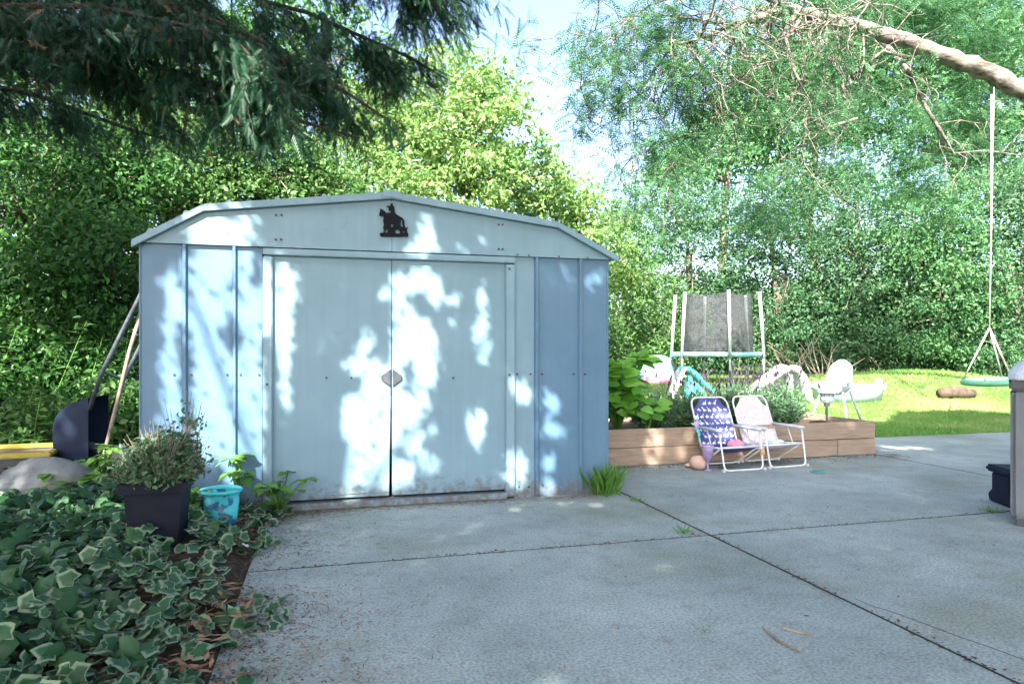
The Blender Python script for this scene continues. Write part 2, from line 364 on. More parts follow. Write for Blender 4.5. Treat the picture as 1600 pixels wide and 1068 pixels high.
gx = axis_pts(-8, 22, .2, 900); gy = axis_pts(-2, 24, .2, 900)
XX, YY = np.meshgrid(gx, gy); ZZ = gz(XX, YY)
V = np.stack([XX.ravel(), YY.ravel(), ZZ.ravel()], 1); nx, ny = len(gx), len(gy)
ii, jj = np.meshgrid(np.arange(nx - 1), np.arange(ny - 1)); a = (jj * nx + ii).ravel()
tag(link('ground', np_mesh('ground', V, np.stack([a, a + 1, a + nx + 1, a + nx], 1), True), M_GROUND), kind='structure')

# patio: soil bedding sheet + separate cast slabs with open joints
M_JOINT = mat('joint_dirt', (.012, .012, .009), (.035, .034, .024), scale=9, rough=1, bump=.5)
pat = MB().box((PAT_X[0] - .01, PAT_Y[0] - .01, -.11), (PAT_X[-1] + .01, PAT_Y[-1] - .02, -.0022)).build('patio', M_JOINT)
tag(pat, kind='structure')
ck = [G(x, y) for x, y in ((1335, 934), (1362, 946), (1392, 955), (1440, 972), (1492, 992), (1545, 1010), (1610, 1034))]
V = []
for q in ck: V += [(q[0] - .0016, q[1] - .0016, .0012), (q[0] + .0016, q[1] + .0018, .0012)]
link('crack', np_mesh('crack', V, [(2 * i, 2 * i + 2, 2 * i + 3, 2 * i + 1) for i in range(len(ck) - 1)]), M_SOIL, pat)
g = .006
for i in range(4):
    for j in range(3):
        MB().box((PAT_X[i] + g, PAT_Y[j] + g, -.10), (PAT_X[i + 1] - g, PAT_Y[j + 1] - g, 0)).build('slab', M_CONC, pat, bevel=.003, seg=2)

# ================================================================== SHED
YF = 4.486
SX = lambda px: PY(px, 547, YF)[0]
def SZ(px, py, Y=YF): return PY(px, py, Y)[2]
sx0, sx1 = SX(217), SX(951)
ZW = 1.64
shed = thing('garden_shed', 'pale blue grey metal garden shed with twin sliding doors and dappled sunlight', 'shed', (0.43, 5.7, 0))
so = (0.43, 5.7, 0)
def P_(px, py, Y): return PY(px, py, Y)
# flat wall panels with folded ribs, each its own part
def panel(xa, xb, m, zt=ZW, ribs=True):
    mb = MB(); mb.box((xa + .001, YF, .0), (xb - .001, YF + .012, zt))
    return mb.build('wall_panel', m, shed, so)
def rib(px0, px1, m, h=.022):
    xa, xb = SX(px0), SX(px1); e = (xb - xa) * .28
    pl = [(xa, YF + .002), (xa + e, YF - h), (xb - e, YF - h), (xb, YF + .002)]
    return MB().prism(pl, 'z', .005, ZW - .004).build('rib', m, shed, so)
edges = [217, 288, 367, 410]
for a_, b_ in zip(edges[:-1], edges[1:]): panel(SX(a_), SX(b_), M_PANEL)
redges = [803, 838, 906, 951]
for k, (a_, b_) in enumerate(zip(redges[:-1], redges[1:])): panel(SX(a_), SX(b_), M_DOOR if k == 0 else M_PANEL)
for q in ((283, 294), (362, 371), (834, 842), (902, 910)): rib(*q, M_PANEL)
for q in ((217, 221), (947, 951)): rib(q[0], q[1], M_PANEL, .006)
# other walls
W_D = 2.45
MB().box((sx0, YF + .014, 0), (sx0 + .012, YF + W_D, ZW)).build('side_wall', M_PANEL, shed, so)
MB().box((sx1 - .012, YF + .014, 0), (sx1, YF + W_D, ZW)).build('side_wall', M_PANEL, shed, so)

MB().box((sx0 + .02, YF + .1, .002), (sx1 - .02, YF + W_D - .02, .02)).build('floor_sheet', M_SHEDIN, shed, so)
# door posts, header track, sill
def post(px0, px1): MB().box((SX(px0), YF - .03, .015), (SX(px1), YF + .03, ZW - .06)).build('door_post', M_TRIM, shed, so, bevel=.006)
post(411, 426); post(789, 803)
zdt = SZ(428, 396)  # door top
hd = MB().box((SX(411), YF - .036, zdt - .012), (SX(803), YF + .05, ZW - .012)).build('header_track', M_TRIM, shed, so, bevel=.005)
MB().box((SX(424), YF - .045, .004), (SX(790), YF + .06, .045)).build('sill_track', M_TRIM, shed, so, bevel=.005)
# doors (left door hangs a little crooked -> black wedge at the meeting edge)
xl, xm, xr = SX(425), SX(612), SX(790)
dz0, dz1 = .06, zdt + .02
dl = MB().prism([(xl, dz0), (xm - .016, dz0), (xm - .003, dz1 * .55), (xm - .001, dz1), (xl, dz1)], 'y', YF + .004, YF + .024).build('door', M_DOOR, shed, so, bevel=.003)
dr = MB().prism([(xm + .003, dz0), (xr, dz0), (xr, dz1), (xm + .001, dz1)], 'y', YF + .001, YF + .022).build('door', M_DOOR, shed, so, bevel=.003)
def hz_(x, w, s, par):
    zc = SZ(612, 590); r = .058
    pl = [(x, zc - r), (x + s * r * 1.05, zc - .012), (x + s * r * 1.05, zc + .012), (x, zc + r)]
    MB().prism(pl, 'y', YF - .012, YF + .001).build('handle', M_HANDLE, par, so, bevel=.003)
hz_(xm - .006, 0, -1, dl); hz_(xm + .006, 0, 1, dr)
for dd, xa, xb in ((dl, xl, xm), (dr, xm, xr)):   # shallow pressed cross-brace lines along top and bottom of the door
    MB().box((xa + .02, YF - .002, .085), (xb - .02, YF + .006, .093)).build('pressed_line', M_DOOR, dd, so)
# roof profile from the photo
YR = YF - .05
prof = [P_(205, 379, YR), P_(318, 323, YR), P_(612, 304, YR), P_(872, 350, YR), P_(967, 404, YR)]
prof = [(p[0], p[2]) for p in prof]
def insets(pr, o): return [(x, z - o) for x, z in pr]
# gable panels
def interp(pr, x):
    for (a, za), (b, zb) in zip(pr[:-1], pr[1:]):
        if a <= x <= b: return za + (zb - za) * (x - a) / (b - a)
    return pr[0][1]
zb = ZW
def gable(xa, xb):
    xs = sorted([xa, xb] + [x for x, z in prof if xa < x < xb])
    top = [(x, max(zb + .012, interp(prof, x) - .006)) for x in xs]
    poly = [(xa, zb), (xb, zb)] + top[::-1]
    return MB().prism(poly, 'y', YF - .020, YF - .004).build('gable_panel', M_DOOR, shed, so)
gx0 = sx0 - .01; gx1 = sx1 + .012
gable(gx0, xm - .0015); gable(xm + .0015, gx1)
MB().box((gx0 + .03, YF - .026, zb - .004), (xm - .002, YF - .012, zb + .010)).build('gable_lip', M_DOOR, shed, so)
MB().box((xm + .002, YF - .026, zb - .004), (gx1 - .03, YF - .012, zb + .010)).build('gable_lip', M_DOOR, shed, so)
rp_ = [(sx0, .01), (sx1, .01)] + [(min(max(x, sx0), sx1), z - .004) for x, z in prof[::-1]]
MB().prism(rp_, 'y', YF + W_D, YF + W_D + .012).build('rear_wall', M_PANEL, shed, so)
# roof sheets & trim (one per straight run)
for (a, za), (b, zb_) in zip(prof[:-1], prof[1:]):
    MB().prism([(a, za), (b, zb_), (b, zb_ + .012), (a, za + .012)], 'y', YR + .012, YF + W_D + .08).build('roof_sheet', M_ROOF, shed, so)
    MB().prism([(a, za - .026), (b, zb_ - .026), (b, zb_ + .018), (a, za + .018)], 'y', YR - .004, YR + .011).build('roof_trim', M_TRIM, shed, so, bevel=.003)
    n = max(2, int((b - a) / .25))
    for k in range(n):
        t = (k + .5) / n; x = a + (b - a) * t; z = za + (zb_ - za) * t
        MB().prism([(x - .02, z + .012), (x - .01, z + .034), (x + .01, z + .034), (x + .02, z + .012)], 'y', YR + .012, YF + W_D + .08).build('roof_rib', M_ROOF, shed, so)
pk = prof[2]
MB().prism([(pk[0] - .07, pk[1] - .022), (pk[0], pk[1] - .018), (pk[0] + .07, pk[1] - .030), (pk[0] + .055, pk[1] + .020), (pk[0], pk[1] + .028), (pk[0] - .055, pk[1] + .022)], 'y', YR - .010, YR + .02).build('ridge_cap', M_TRIM, shed, so, bevel=.002)
# bolts
bm_ = MB().lathe([(0, -.006), (.007, -.006), (.007, 0), (0, 0)], n=8); bo = None
bolts = [(431, 336), (440, 336), (431, 374), (439, 374), (779, 351), (785, 351), (779, 389), (785, 389), (272, 585), (299, 585), (355, 585), (376, 585), (405, 585), (417, 600), (796, 585), (808, 584), (829, 584), (847, 584), (896, 584), (914, 584), (510, 590), (708, 590), (549, 590), (376, 384), (404, 386), (808, 398), (826, 399), (873, 401), (918, 403), (796, 420), (811, 760), (826, 760), (848, 757)]
for px, py in bolts:
    p = PY(px, py, YF)
    yy = YF - .021 if p[2] > ZW else (YF - .031 if px in (417, 796) else YF)
    p = PY(px, py, yy)
    if bo is None:
        bo = bm_.build('bolt', M_BOLT, shed, (0, 0, 0)); b = bo
    else:
        b = bo.copy(); col.objects.link(b)
    b.rotation_euler = (R(-90), 0, 0); b.location = (p[0] - so[0], p[1] - so[1], p[2] - so[2])

# black steel cut-out of a rider on horseback, screwed to the gable
def cut(pts): return [(580 + x / 1068 * 70, 310 + y / 1068 * 70) for x, y in pts]
outline = cut([(190, 405), (200, 340), (215, 300), (210, 245), (240, 265), (252, 235), (275, 270), (320, 300), (370, 345), (465, 338), (470, 305), (415, 290), (418, 215), (360, 200), (362, 182), (440, 180), (462, 178), (460, 135), (490, 118), (518, 130), (520, 175), (545, 190), (560, 290), (575, 355), (640, 400), (705, 440), (755, 470), (788, 530), (800, 640), (815, 700), (840, 705), (875, 665), (882, 680), (852, 725), (858, 800), (885, 850), (880, 910), (545, 912), (250, 908), (210, 880), (205, 835), (240, 812), (290, 820), (300, 760), (282, 690), (305, 640), (300, 575), (280, 540), (285, 510), (300, 490), (290, 430), (255, 410), (220, 425)])
holes = [cut([(470, 625), (500, 608), (532, 628), (525, 668), (492, 690), (468, 668)]), cut([(330, 790), (370, 740), (400, 750), (385, 800), (350, 825)]),
         cut([(575, 790), (600, 745), (650, 740), (685, 775), (685, 830), (620, 840), (590, 835)]), cut([(700, 640), (715, 500), (738, 520), (742, 600), (762, 660), (730, 685)]),
         cut([(745, 830), (760, 780), (800, 765), (770, 820)])]
plq_c = P_(612, 345, YF - .03)
plq = thing('rider_plaque', 'black steel silhouette plaque of a rider on horseback fixed to the shed gable', 'plaque', plq_c)
def cutout(name, outer, hls, y0, y1, m, parent, org):
    cu = bpy.data.curves.new(name, 'CURVE'); cu.dimensions = '2D'; cu.fill_mode = 'BOTH'; cu.extrude = (y1 - y0) / 2
    for pl in [outer] + hls:
        sp = cu.splines.new('POLY'); sp.points.add(len(pl) - 1); sp.use_cyclic_u = True
        for q, (px, py) in zip(sp.points, pl):
            w = P_(px, py, (y0 + y1) / 2); q.co = (w[0] - org[0], w[2] - org[2], 0, 1)
    tmp = bpy.data.objects.new('tmp', cu); col.objects.link(tmp)
    dg = bpy.context.evaluated_depsgraph_get(); me = bpy.data.meshes.new_from_object(tmp.evaluated_get(dg)); me.name = name
    bpy.data.objects.remove(tmp)
    for v in me.vertices:
        x, z, t = v.co; v.co = (x, t + (y0 + y1) / 2 - org[1], z)
    return link(name, me, m, parent)
cutout('silhouette', outline, holes, YF - .034, YF - .029, M_DARK, plq, plq_c)
for px, py in ((600, 362), (630, 364)):
    p = P_(px, py, YF - .025); mb = MB().tube([(p[0], YF - .036, p[2]), (p[0], YF - .018, p[2])], .005, 6); mb.build('screw', M_BOLT, plq, plq_c)

# ================================================================== RAISED BED
YP = 5.43; XPA, XPB = 2.02, 5.09; YPB = 6.75; BH = .157
rb = thing('raised_bed', 'long low raised garden bed of stained wooden boards beside the shed', 'raised bed', ((XPA + XPB) / 2, YP, 0)); ro = rb.location[:]
def board(a, b): return MB().box(a, b).build('board', M_WOOD, rb, ro, bevel=.004)
seam = PY(1309, 700, YP)[0]
board((XPA, YP, .006), (seam - .002, YP + .04, BH)); board((seam + .002, YP, .006), (XPB, YP + .04, BH - .001))
board((XPA, YP + .002, BH + .005), (XPB, YP + .042, BH * 2 + .005))
for k in range(2):
    z0 = .006 + k * (BH + .002); z1 = z0 + BH - .003
    board((XPB - .042, YP + .044, z0), (XPB - .002, YPB - .042, z1)); board((XPA, YP + .044, z0), (XPA + .04, YPB - .042, z1))
    board((XPA, YPB - .04, z0), (XPB, YPB, z1))
for x in (XPA + .045, (XPA + XPB) / 2, XPB - .11):
    for y in (YP + .045, YPB - .09):
        MB().box((x, y, .005), (x + .06, y + .045, .27)).build('corner_block', M_WOOD, rb, ro)
sxs = np.linspace(XPA + .043, XPB - .045, 60); sys_ = np.linspace(YP + .043, YPB - .045, 26)
A_, B_ = np.meshgrid(sxs, sys_); Zs = .25 + .02 * np.sin(A_ * 7) * np.sin(B_ * 9) + .012 * rng.random(A_.shape)
V = np.stack([A_.ravel(), B_.ravel(), Zs.ravel()], 1) - np.array(ro); ii, jj = np.meshgrid(np.arange(59), np.arange(25)); a = (jj * 60 + ii).ravel()
link('soil', np_mesh('soil', V, np.stack([a, a + 1, a + 61, a + 60], 1), True), M_SOIL, rb)
#--MORE--
# ------------------------------------------------------------------ planting in the raised bed
def narrow_leaves(P, A, size, w=1.0):
    n = len(P); tv = np.array(NARROW_V) * [1, w, 1]
    return inst(tv, NARROW_F, P, A, rdir(n) + [0, 0, .4], size * (1 + .3 * rng.normal(size=n)).clip(.5, 1.6))
def lavender(label, c, r, h, n, spikes, tall=.18, group='lavender clumps in the raised bed'):
    c = np.asarray(c, float); t = thing('lavender_plant', label, 'plant', c, group=group)
    m = n // 14; D = rdir(m); D[:, 2] = np.abs(D[:, 2]) * 1.3 + .35; D = norm(D)
    tipl = (.55 + .45 * rng.random(m)); tips = D * np.array([r, r, h]) * tipl[:, None]
    k = np.repeat(np.arange(m), 14); f = (.25 + .8 * rng.random(len(k)))
    P = c + tips[k] * f[:, None] + rng.normal(size=(len(k), 3)) * .012
    A = norm(D[k] * .7 + rdir(len(k)) * .9)
    V, Fs = narrow_leaves(P, A, .046, 1.2); foliage_part('foliage', V, Fs, M_LAV, t, c)
    st = MB()
    for i in range(min(m, 60)): st.tube([c, c + tips[i] * .5 + [0, 0, .02], c + tips[i]], [.004, .003, .002], 3, False)
    tag(st.build('stems', M_TWIG, t, c), kind='stuff')
    if spikes:
        mb = MB(); PV = []; 
        for i in range(spikes):
            d = norm(np.array([rng.normal() * .45, rng.normal() * .45, 1.0])); a = c + d * np.array([r, r, h]) * .8; b = a + d * (tall * (.7 + .7 * rng.random())) + [0, 0, .03]
            mb.tube([a, b], [.0025, .002], 3, False)
            q = b + d * .05; mb.tube([b, b + d * .018, b + d * .04, q], [.003, .009, .008, .002], 5)
        tag(mb.build('flower_spikes', M_LAVF, t, c), kind='stuff')
    return t
SOILZ = .25
lavs = [('low lavender clump next to the broad leaved shrub', 1035, 6.3, .34, .34, 2600, 5), ('feathery lavender clump behind the dinosaur print chair', 1095, 6.35, .42, .34, 3800, 16),
        ('lavender clump with dark spikes between the two beach chairs', 1150, 6.5, .42, .40, 3800, 26), ('lavender clump behind the pink chair', 1200, 6.35, .38, .42, 3400, 18),
        ('sunlit lavender clump beside the solar lantern', 1245, 6.55, .36, .44, 3200, 22), ('tall spiked lavender at the back of the bed in front of the trampoline', 1120, 7.1, .40, .36, 3000, 28),
        ('tall spiked lavender at the back of the bed in front of the white slide', 1205, 7.2, .40, .38, 3000, 30)]
for lb, px, d, r, h, n, sp in lavs:
    p = W(px, 600, d); p[1] = min(max(p[1], YP + .44), YPB - .2); lavender(lb, (p[0], p[1], SOILZ), r * .98, h, int(n * 3), sp)

def big_leaf_mesh(name, L=1.0, Wd=.34, seg=6, cup=.12, droop=.35, edge=False):
    V = []; Fs = []; E = []
    for i in range(seg + 1):
        t = i / seg; w = Wd * (math.sin(math.pi * min(1, t ** .8)) ** .85) * (1 - .25 * t) if 0 < i < seg else .0
        z = -droop * t * t; ser = 1 + .06 * (-1) ** i
        V += [(t, -w * ser, z + cup * w), (t, 0, z - .015), (t, w * ser, z + cup * w)]; E += [1, 0, 1]
    for i in range(seg):
        a = i * 3; Fs += [(a, a + 1, a + 4, a + 3), (a + 1, a + 2, a + 5, a + 4)]
    me = np_mesh(name, V, Fs, True); return me
def place_leaf(me, m, parent, p, axis, nrm, s, name='leaf'):
    a = Vector(axis).normalized(); n = Vector(nrm); y = n.cross(a); y = y.normalized() if y.length > 1e-5 else a.orthogonal().normalized(); n = a.cross(y)
    M = Matrix(((a.x, y.x, n.x), (a.y, y.y, n.y), (a.z, y.z, n.z))).to_4x4()
    o = bpy.data.objects.new(name, me); col.objects.link(o)
    if not me.materials: me.materials.append(m)
    o.parent = parent; o.matrix_basis = Matrix.Translation(Vector(tuple(float(x) for x in p))) @ M @ Matrix.Scale(s, 4)
    return o
hyd_me = [big_leaf_mesh('hydrangea_leaf', droop=d, Wd=w) for d, w in ((.25, .36), (.45, .33), (.15, .38))]
def leafy_shrub(name, label, c, stems, n, R_, H_, ls, m, mes, cat='shrub', lean=(0, 0), rest=0, group=None, face=0.0):
    c = np.asarray(c, float); t = thing(name, label, cat, c, group=group); mb = MB(); tips = []
    for i in range(stems):
        an = 2 * math.pi * i / stems + rng.normal() * .4; rr = R_ * (.25 + .75 * rng.random())
        b = np.array([math.cos(an) * rr * .8 + lean[0], math.sin(an) * rr * .8 + lean[1], H_ * (.55 + .45 * rng.random())])
        pth = [np.zeros(3), b * [.35, .35, .5], b]; mb.tube(pth, [.008, .006, .004], 5); tips.append(b)
    mb.build('stems', M_WEED, t, (0, 0, 0), True)
    for i in range(n):
        b = tips[i % stems]; f = 1 if i < stems * 4 else .35 + .6 * rng.random()
        p = b * [f, f, f] ; an = rng.random() * 6.28
        ax = np.array([math.cos(an), math.sin(an), .45 * rng.random() - .05]); place_leaf(mes[i % len(mes)], m, t, p, ax, (rng.normal() * (.15 + .4 * face) - .2 * face, rng.normal() * (.15 + .4 * face) - face * .8, 1), ls * (.7 + .5 * rng.random()))
    return t
p = W(985, 600, 6.05)
leafy_shrub('hydrangea_shrub', 'bright green broad leaved shrub growing in the bed against the shed corner', (p[0] - .12, p[1], SOILZ), 22, 230, .38, .72, .155, M_HYD, hyd_me, face=.8)
p = W(1012, 640, 6.0)
leafy_shrub('hydrangea_sprout', 'short broad leaved sprout at the foot of the green shrub', (p[0], p[1], SOILZ), 5, 24, .16, .3, .13, M_HYD, hyd_me, face=.8)

# solar lantern stuck in the bed
p = W(1292, 640, 6.75); sl = thing('solar_lantern', 'grey blue solar garden lantern with dome cap standing in the bed', 'lantern', (p[0], p[1], SOILZ))
M_SOLAR = mat('lantern_metal', (.16, .21, .30), (.22, .28, .38), scale=14, rough=.35, spec=.5); M_GLASSY = mat('lantern_glass', (.5, .55, .55), (.62, .66, .66), scale=20, rough=.2, alpha=.7)
MB().lathe([(.0, .39), (.03, .388), (.075, .365), (.095, .335), (.09, .325), (.05, .33), (0, .33)], n=20).build('cap', M_SOLAR, sl, smooth=True)
MB().lathe([(.058, .33), (.062, .28), (.045, .235), (.03, .225), (0, .225)], n=18).build('globe', M_GLASSY, sl, smooth=True)
for k in range(10):
    a = k * .6283; c, s = math.cos(a), math.sin(a); MB().tube([(c * .062, s * .062, .33), (c * .066, s * .066, .28), (c * .048, s * .048, .23)], .003, 4).build('cage_bar', M_SOLAR, sl)
MB().lathe([(.03, .226), (.026, .2), (.012, .19), (.011, -.02), (0, -.03)], n=10).build('stake', M_SOLAR, sl, smooth=True)

# ------------------------------------------------------------------ beach chairs
M_TUBE = mat('white_tube', (.60, .63, .63), (.70, .72, .72), scale=25, rough=.4, c3=(.35, .30, .25), s3=20, t3=(.68, .8))
M_PLAST = mat('white_plastic', (.50, .53, .55), (.60, .63, .64), scale=12, rough=.45)
M_NAVY = mat('navy_fabric', (.055, .06, .20), (.075, .085, .26), scale=30, rough=.85, bump=.2, bscale=300)
M_PINKF = mat('pink_fabric', (.52, .44, .52), (.63, .56, .64), scale=26, rough=.85, bump=.2, bscale=300, c3=(.70, .68, .72), s3=34, t3=(.5, .58))
M_PRINT = mat('pale_print', (.62, .66, .66), (.7, .73, .72), scale=30, rough=.85)
W2 = .185
def beach_chair(label, loc, rz, fab, dino):
    t = thing('beach_chair', label, 'chair', loc, rz, 'small folding beach chairs')
    th = math.atan2(.17, .40); top = np.array([0, -.23, .575]); bot = np.array([0, -.05, .165])
    def bp(u, v, off=0.0): # point on the backrest plane, u in [-1,1], v 0..1
        q = bot + (top - bot) * v; n = np.array([0, .915, .40]); return (u * W2, q[1] + n[1] * off, q[2] + n[2] * off)
    path = [bp(-1, -.05)] + [bp(-1, .82)] + [bp(-1 + .32 * (1 - math.cos(a)), .82 + .18 * math.sin(a)) for a in np.linspace(.2, math.pi / 2, 5)]
    path = path + [(-x, y, z) for x, y, z in path[::-1]]
    MB().tube(path, .0085, 8).build('back_frame', M_TUBE, t, smooth=True)
    # fabric with cut-away top corners, sagging a little
    rows = 14; cols = 11; V = []; Fs = []
    for j in range(rows):
        v = -.02 + 1.0 * j / (rows - 1)
        wd = .97 if v < .78 else .97 - .46 * min(1, ((v - .78) / .17)) ** .6
        for i in range(cols):
            u = (-1 + 2 * i / (cols - 1)) * wd; V.append(bp(u, v, .004 - .018 * (1 - (u / .97) ** 2) * math.sin(math.pi * max(0, v)) + .003 * math.sin(u * 9 + v * 7)))
    for j in range(rows - 1):
        for i in range(cols - 1): a = j * cols + i; Fs.append((a, a + 1, a + cols + 1, a + cols))
    bf = link('back_fabric', np_mesh('back_fabric', V, Fs, True), fab, t)
    sd = bf.modifiers.new('thick', 'SOLIDIFY'); sd.thickness = .003
    V = []; Fs = []
    for j in range(8):
        q = j / 7; y = -.05 + .30 * q; z = .162 + .028 * q - .035 * math.sin(math.pi * q)
        for i in range(9):
            u = -1 + 2 * i / 8; V.append((u * W2 * .95, y, z - .015 * (1 - u * u) * math.sin(math.pi * q)))
    for j in range(7):
        for i in range(8): a = j * 9 + i; Fs.append((a, a + 1, a + 10, a + 9))
    sf = link('seat_fabric', np_mesh('seat_fabric', V, Fs, True), fab, t); sd = sf.modifiers.new('thick', 'SOLIDIFY'); sd.thickness = .003
    MB().tube([(-W2 - .012, .25, .19), (W2 + .012, .25, .19)], .008, 8).build('seat_bar', M_TUBE, t, smooth=True)
    def ubend(a, b, c, d, r=.045):
        a, b, c, d = map(np.array, (a, b, c, d)); o = [a]
        for p0, p1, p2 in ((a, b, c), (b, c, d)):
            u = norm(p0 - p1) * r; w = norm(p2 - p1) * r
            for s in (0, .33, .66, 1): o.append(p1 + u * (1 - s) ** 2 + w * s ** 2)
        return o + [d]
    w3 = W2 + .012
    MB().tube(ubend((-w3, .235, .325), (-w3 + .01, .30, .009), (w3 - .01, .30, .009), (w3, .235, .325)), .008, 8).build('front_leg', M_TUBE, t, smooth=True)
    w4 = W2 - .006
    MB().tube(ubend((-w4, .245, .19), (-w4, -.06, .009), (w4, -.06, .009), (w4, .245, .19)), .008, 8).build('rear_leg', M_TUBE, t, smooth=True)
    for s in (-1, 1):
        MB().tube([(s * w3, -.05, .165), (s * w3, .25, .19)], .0075, 8).build('seat_rail', M_TUBE, t, smooth=True)
        pl = [(s * (W2 + .02), -.125), (s * (W2 - .012), -.125), (s * (W2 - .018), .22), (s * (W2 - .006), .262), (s * (W2 + .026), .262), (s * (W2 + .036), .22)]
        MB().prism(pl, 'z', .318, .342).build('armrest', M_PLAST, t, bevel=.007, seg=3, smooth=True)
        MB().tube([(s * w3, .06, .32), (s * w3, .13, .18)], .006, 6).build('arm_strut', M_TUBE, t, smooth=True)
        for yy in (.30, -.06):
            MB().box((s * w3 - .014, yy - .016, .0), (s * w3 + .014, yy + .016, .022)).build('foot', M_PLAST, t, bevel=.004)
    if dino:
        shapes = [[(0, .35), (.12, .5), (.2, .45), (.3, .62), (.42, .75), (.55, .62), (.68, .45), (1, .3), (.7, .32), (.66, 0), (.56, 0), (.53, .22), (.4, .22), (.36, 0), (.26, 0), (.24, .25), (.1, .3)],
                  [(0, .95), (.1, 1), (.16, .85), (.26, .5), (.42, .6), (.6, .52), (.8, .28), (1, .12), (.72, .2), (.66, 0), (.56, 0), (.52, .2), (.38, .2), (.34, 0), (.24, 0), (.22, .3), (.1, .75)],
                  [(0, .8), (.05, .95), (.2, .98), (.26, .8), (.34, .62), (.52, .5), (.8, .35), (1, .15), (.7, .2), (.55, .22), (.58, 0), (.46, 0), (.44, .2), (.36, .25), (.34, .0), (.26, .0), (.26, .4), (.2, .7)]]
        mb = MB(); k = 0
        for j in range(7):
            v = .02 + .137 * j; lim = .92 if v < .75 else .5
            for i in range(7):
                u0 = -.98 + .285 * i + .06 * (j % 2)
                if u0 < -lim - .06 or u0 + .24 > lim + .05: k += 1; continue
                sh = shapes[(k + j) % 3]; flip = j % 2
                pts = []
                for a, b in sh:
                    u = u0 + (.27 * (1 - a) if flip else .27 * a); vv = v + b * .10
                    pts.append(bp(u, vv, .008 - .018 * (1 - (u / .97) ** 2) * math.sin(math.pi * max(0, vv)) + .003 * math.sin(u * 9 + vv * 7)))
                mb.add(pts, [tuple(range(len(pts)))]); k += 1
        o = mb.build('dinosaur_print', M_PRINT, bf)
        for j in range(2):
            pass
    return t
pA = (G(1130, 738) + G(1195, 733)) / 2; pB = (G(1200, 733) + G(1263, 727)) / 2
fwdn = R(180)
def chair_at(pf, ang): # pf = front foot centre; local +y is the sitter's forward
    f = np.array([-math.sin(ang), math.cos(ang)]); return (pf[0] - f[0] * .30, pf[1] - f[1] * .30, 0)
a1 = R(180 + 2); a2 = R(180 + 4)
chA = beach_chair('small white framed beach chair with navy dinosaur print fabric', chair_at(pA, a1), a1, M_NAVY, True)
chB = beach_chair('small white framed beach chair with plain pale pink fabric', chair_at(pB, a2), a2, M_PINKF, False)
# things lying about the chairs
M_PEACH = mat('peach_rubber', (.50, .33, .27), (.62, .43, .36), scale=8, rough=.5); M_PURP = mat('purple_plastic', (.36, .27, .50), (.45, .35, .6), scale=10, rough=.25, spec=.6)
M_MINT = mat('mint_plastic', (.05, .20, .18), (.08, .27, .24), scale=10, rough=.4); M_CLOTH = mat('pale_blue_cloth', (.45, .58, .60), (.6, .68, .7), scale=14, rough=.9)
M_TEAL = mat('teal_plastic', (.06, .50, .52), (.09, .58, .60), scale=10, rough=.35); M_PINK = mat('pink_cloth', (.55, .20, .32), (.7, .34, .45), scale=12, rough=.9)
def blob(name, mtl, parent, c, r, seed=1, amp=.15, sub=3, flat=None):
    import bmesh
    bm = bmesh.new(); bmesh.ops.create_icosphere(bm, subdivisions=sub, radius=1); rs = np.random.default_rng(seed); K = rs.normal(size=(6, 3)) * 1.6; ph = rs.random(6) * 6
    for v in bm.verts:
        q = np.array(v.co); f = 1 + amp * sum(math.sin(K[i] @ q + ph[i]) for i in range(6)) / 2.5
        q = q * f * np.array(r)
        if flat is not None: q[2] = max(q[2], -flat)
        v.co = q + np.array(c)
    me = bpy.data.meshes.new(name); bm.to_mesh(me); bm.free()
    for p in me.polygons: p.use_smooth = True
    return link(name, me, mtl, parent)
p = G(1091, 733); bl = blob('deflated_ball', M_PEACH, None, (0, 0, .058), (.068, .066, .06), 3, .05, 3, .056); bl.location = p
tag(bl, 'half deflated peach coloured ball on the patio against the raised bed', 'ball')
p = G(1076, 730); s_ = blob('seashell', mat('shell', (.55, .42, .30), (.7, .58, .45), scale=30), None, (0, 0, .018), (.035, .022, .018), 9, .2, 2, .017); s_.location = p
tag(s_, 'small cream seashell on the patio beside the peach ball', 'shell')
p = G(1106, 735); gb = thing('goblet', 'translucent purple plastic goblet beside the dinosaur print chair', 'goblet', p)
MB().lathe([(0, 0), (.032, .001), (.03, .006), (.008, .012), (.007, .075), (.018, .085), (.042, .12), (.047, .17), (.048, .215), (.045, .215), (.043, .17), (.038, .125), (.0, .095)], n=20).build('cup', mat('purple_clear', (.36, .27, .5), (.42, .33, .56), scale=9, rough=.2, alpha=.75, spec=.6), gb, smooth=True)
mb = MB().lathe([(.0485, .20), (.050, .207), (.0485, .214)], n=20); mb.build('rim_band', M_PURP, gb, smooth=True)
td = thing('toy_doll', 'small mint and lilac cloth doll propped on the arm of the dinosaur print chair', 'doll', (p[0] + .0, p[1] + .18, .335))
blob('head', M_CLOTH, td, (0, 0, .085), (.022, .02, .024), 5, .08); blob('body', M_PURP, td, (0, 0, .02), (.022, .018, .048), 6, .12)
for s in (-1, 1): MB().tube([(s * .012, 0, .05), (s * .04, -.01, .03), (s * .055, -.012, .045)], [.008, .007, .006], 6).build('arm', M_CLOTH, td, smooth=True)
MB().tube([(0, 0, -.01), (.008, -.03, -.05), (-.006, -.035, -.11)], [.016, .011, .004], 7).build('tail', M_TEAL, td, smooth=True)
p = G(1279, 738); fr = thing('flying_disc', 'dark green plastic disc lying flat on the concrete before the pink chair', 'disc', p)
MB().lathe([(0, .016), (.045, .015), (.057, .010), (.06, .002), (.056, .002), (.052, .008), (0, .010)], n=24).build('disc', M_MINT, fr, smooth=True)
MB().lathe([(.036, .0152), (.038, .0172), (.040, .0150)], n=24).build('ring', M_MINT, fr, smooth=True)
def chair_pt(ch, x, y, z): return np.array(ch.matrix_basis @ Vector((x, y, z)))
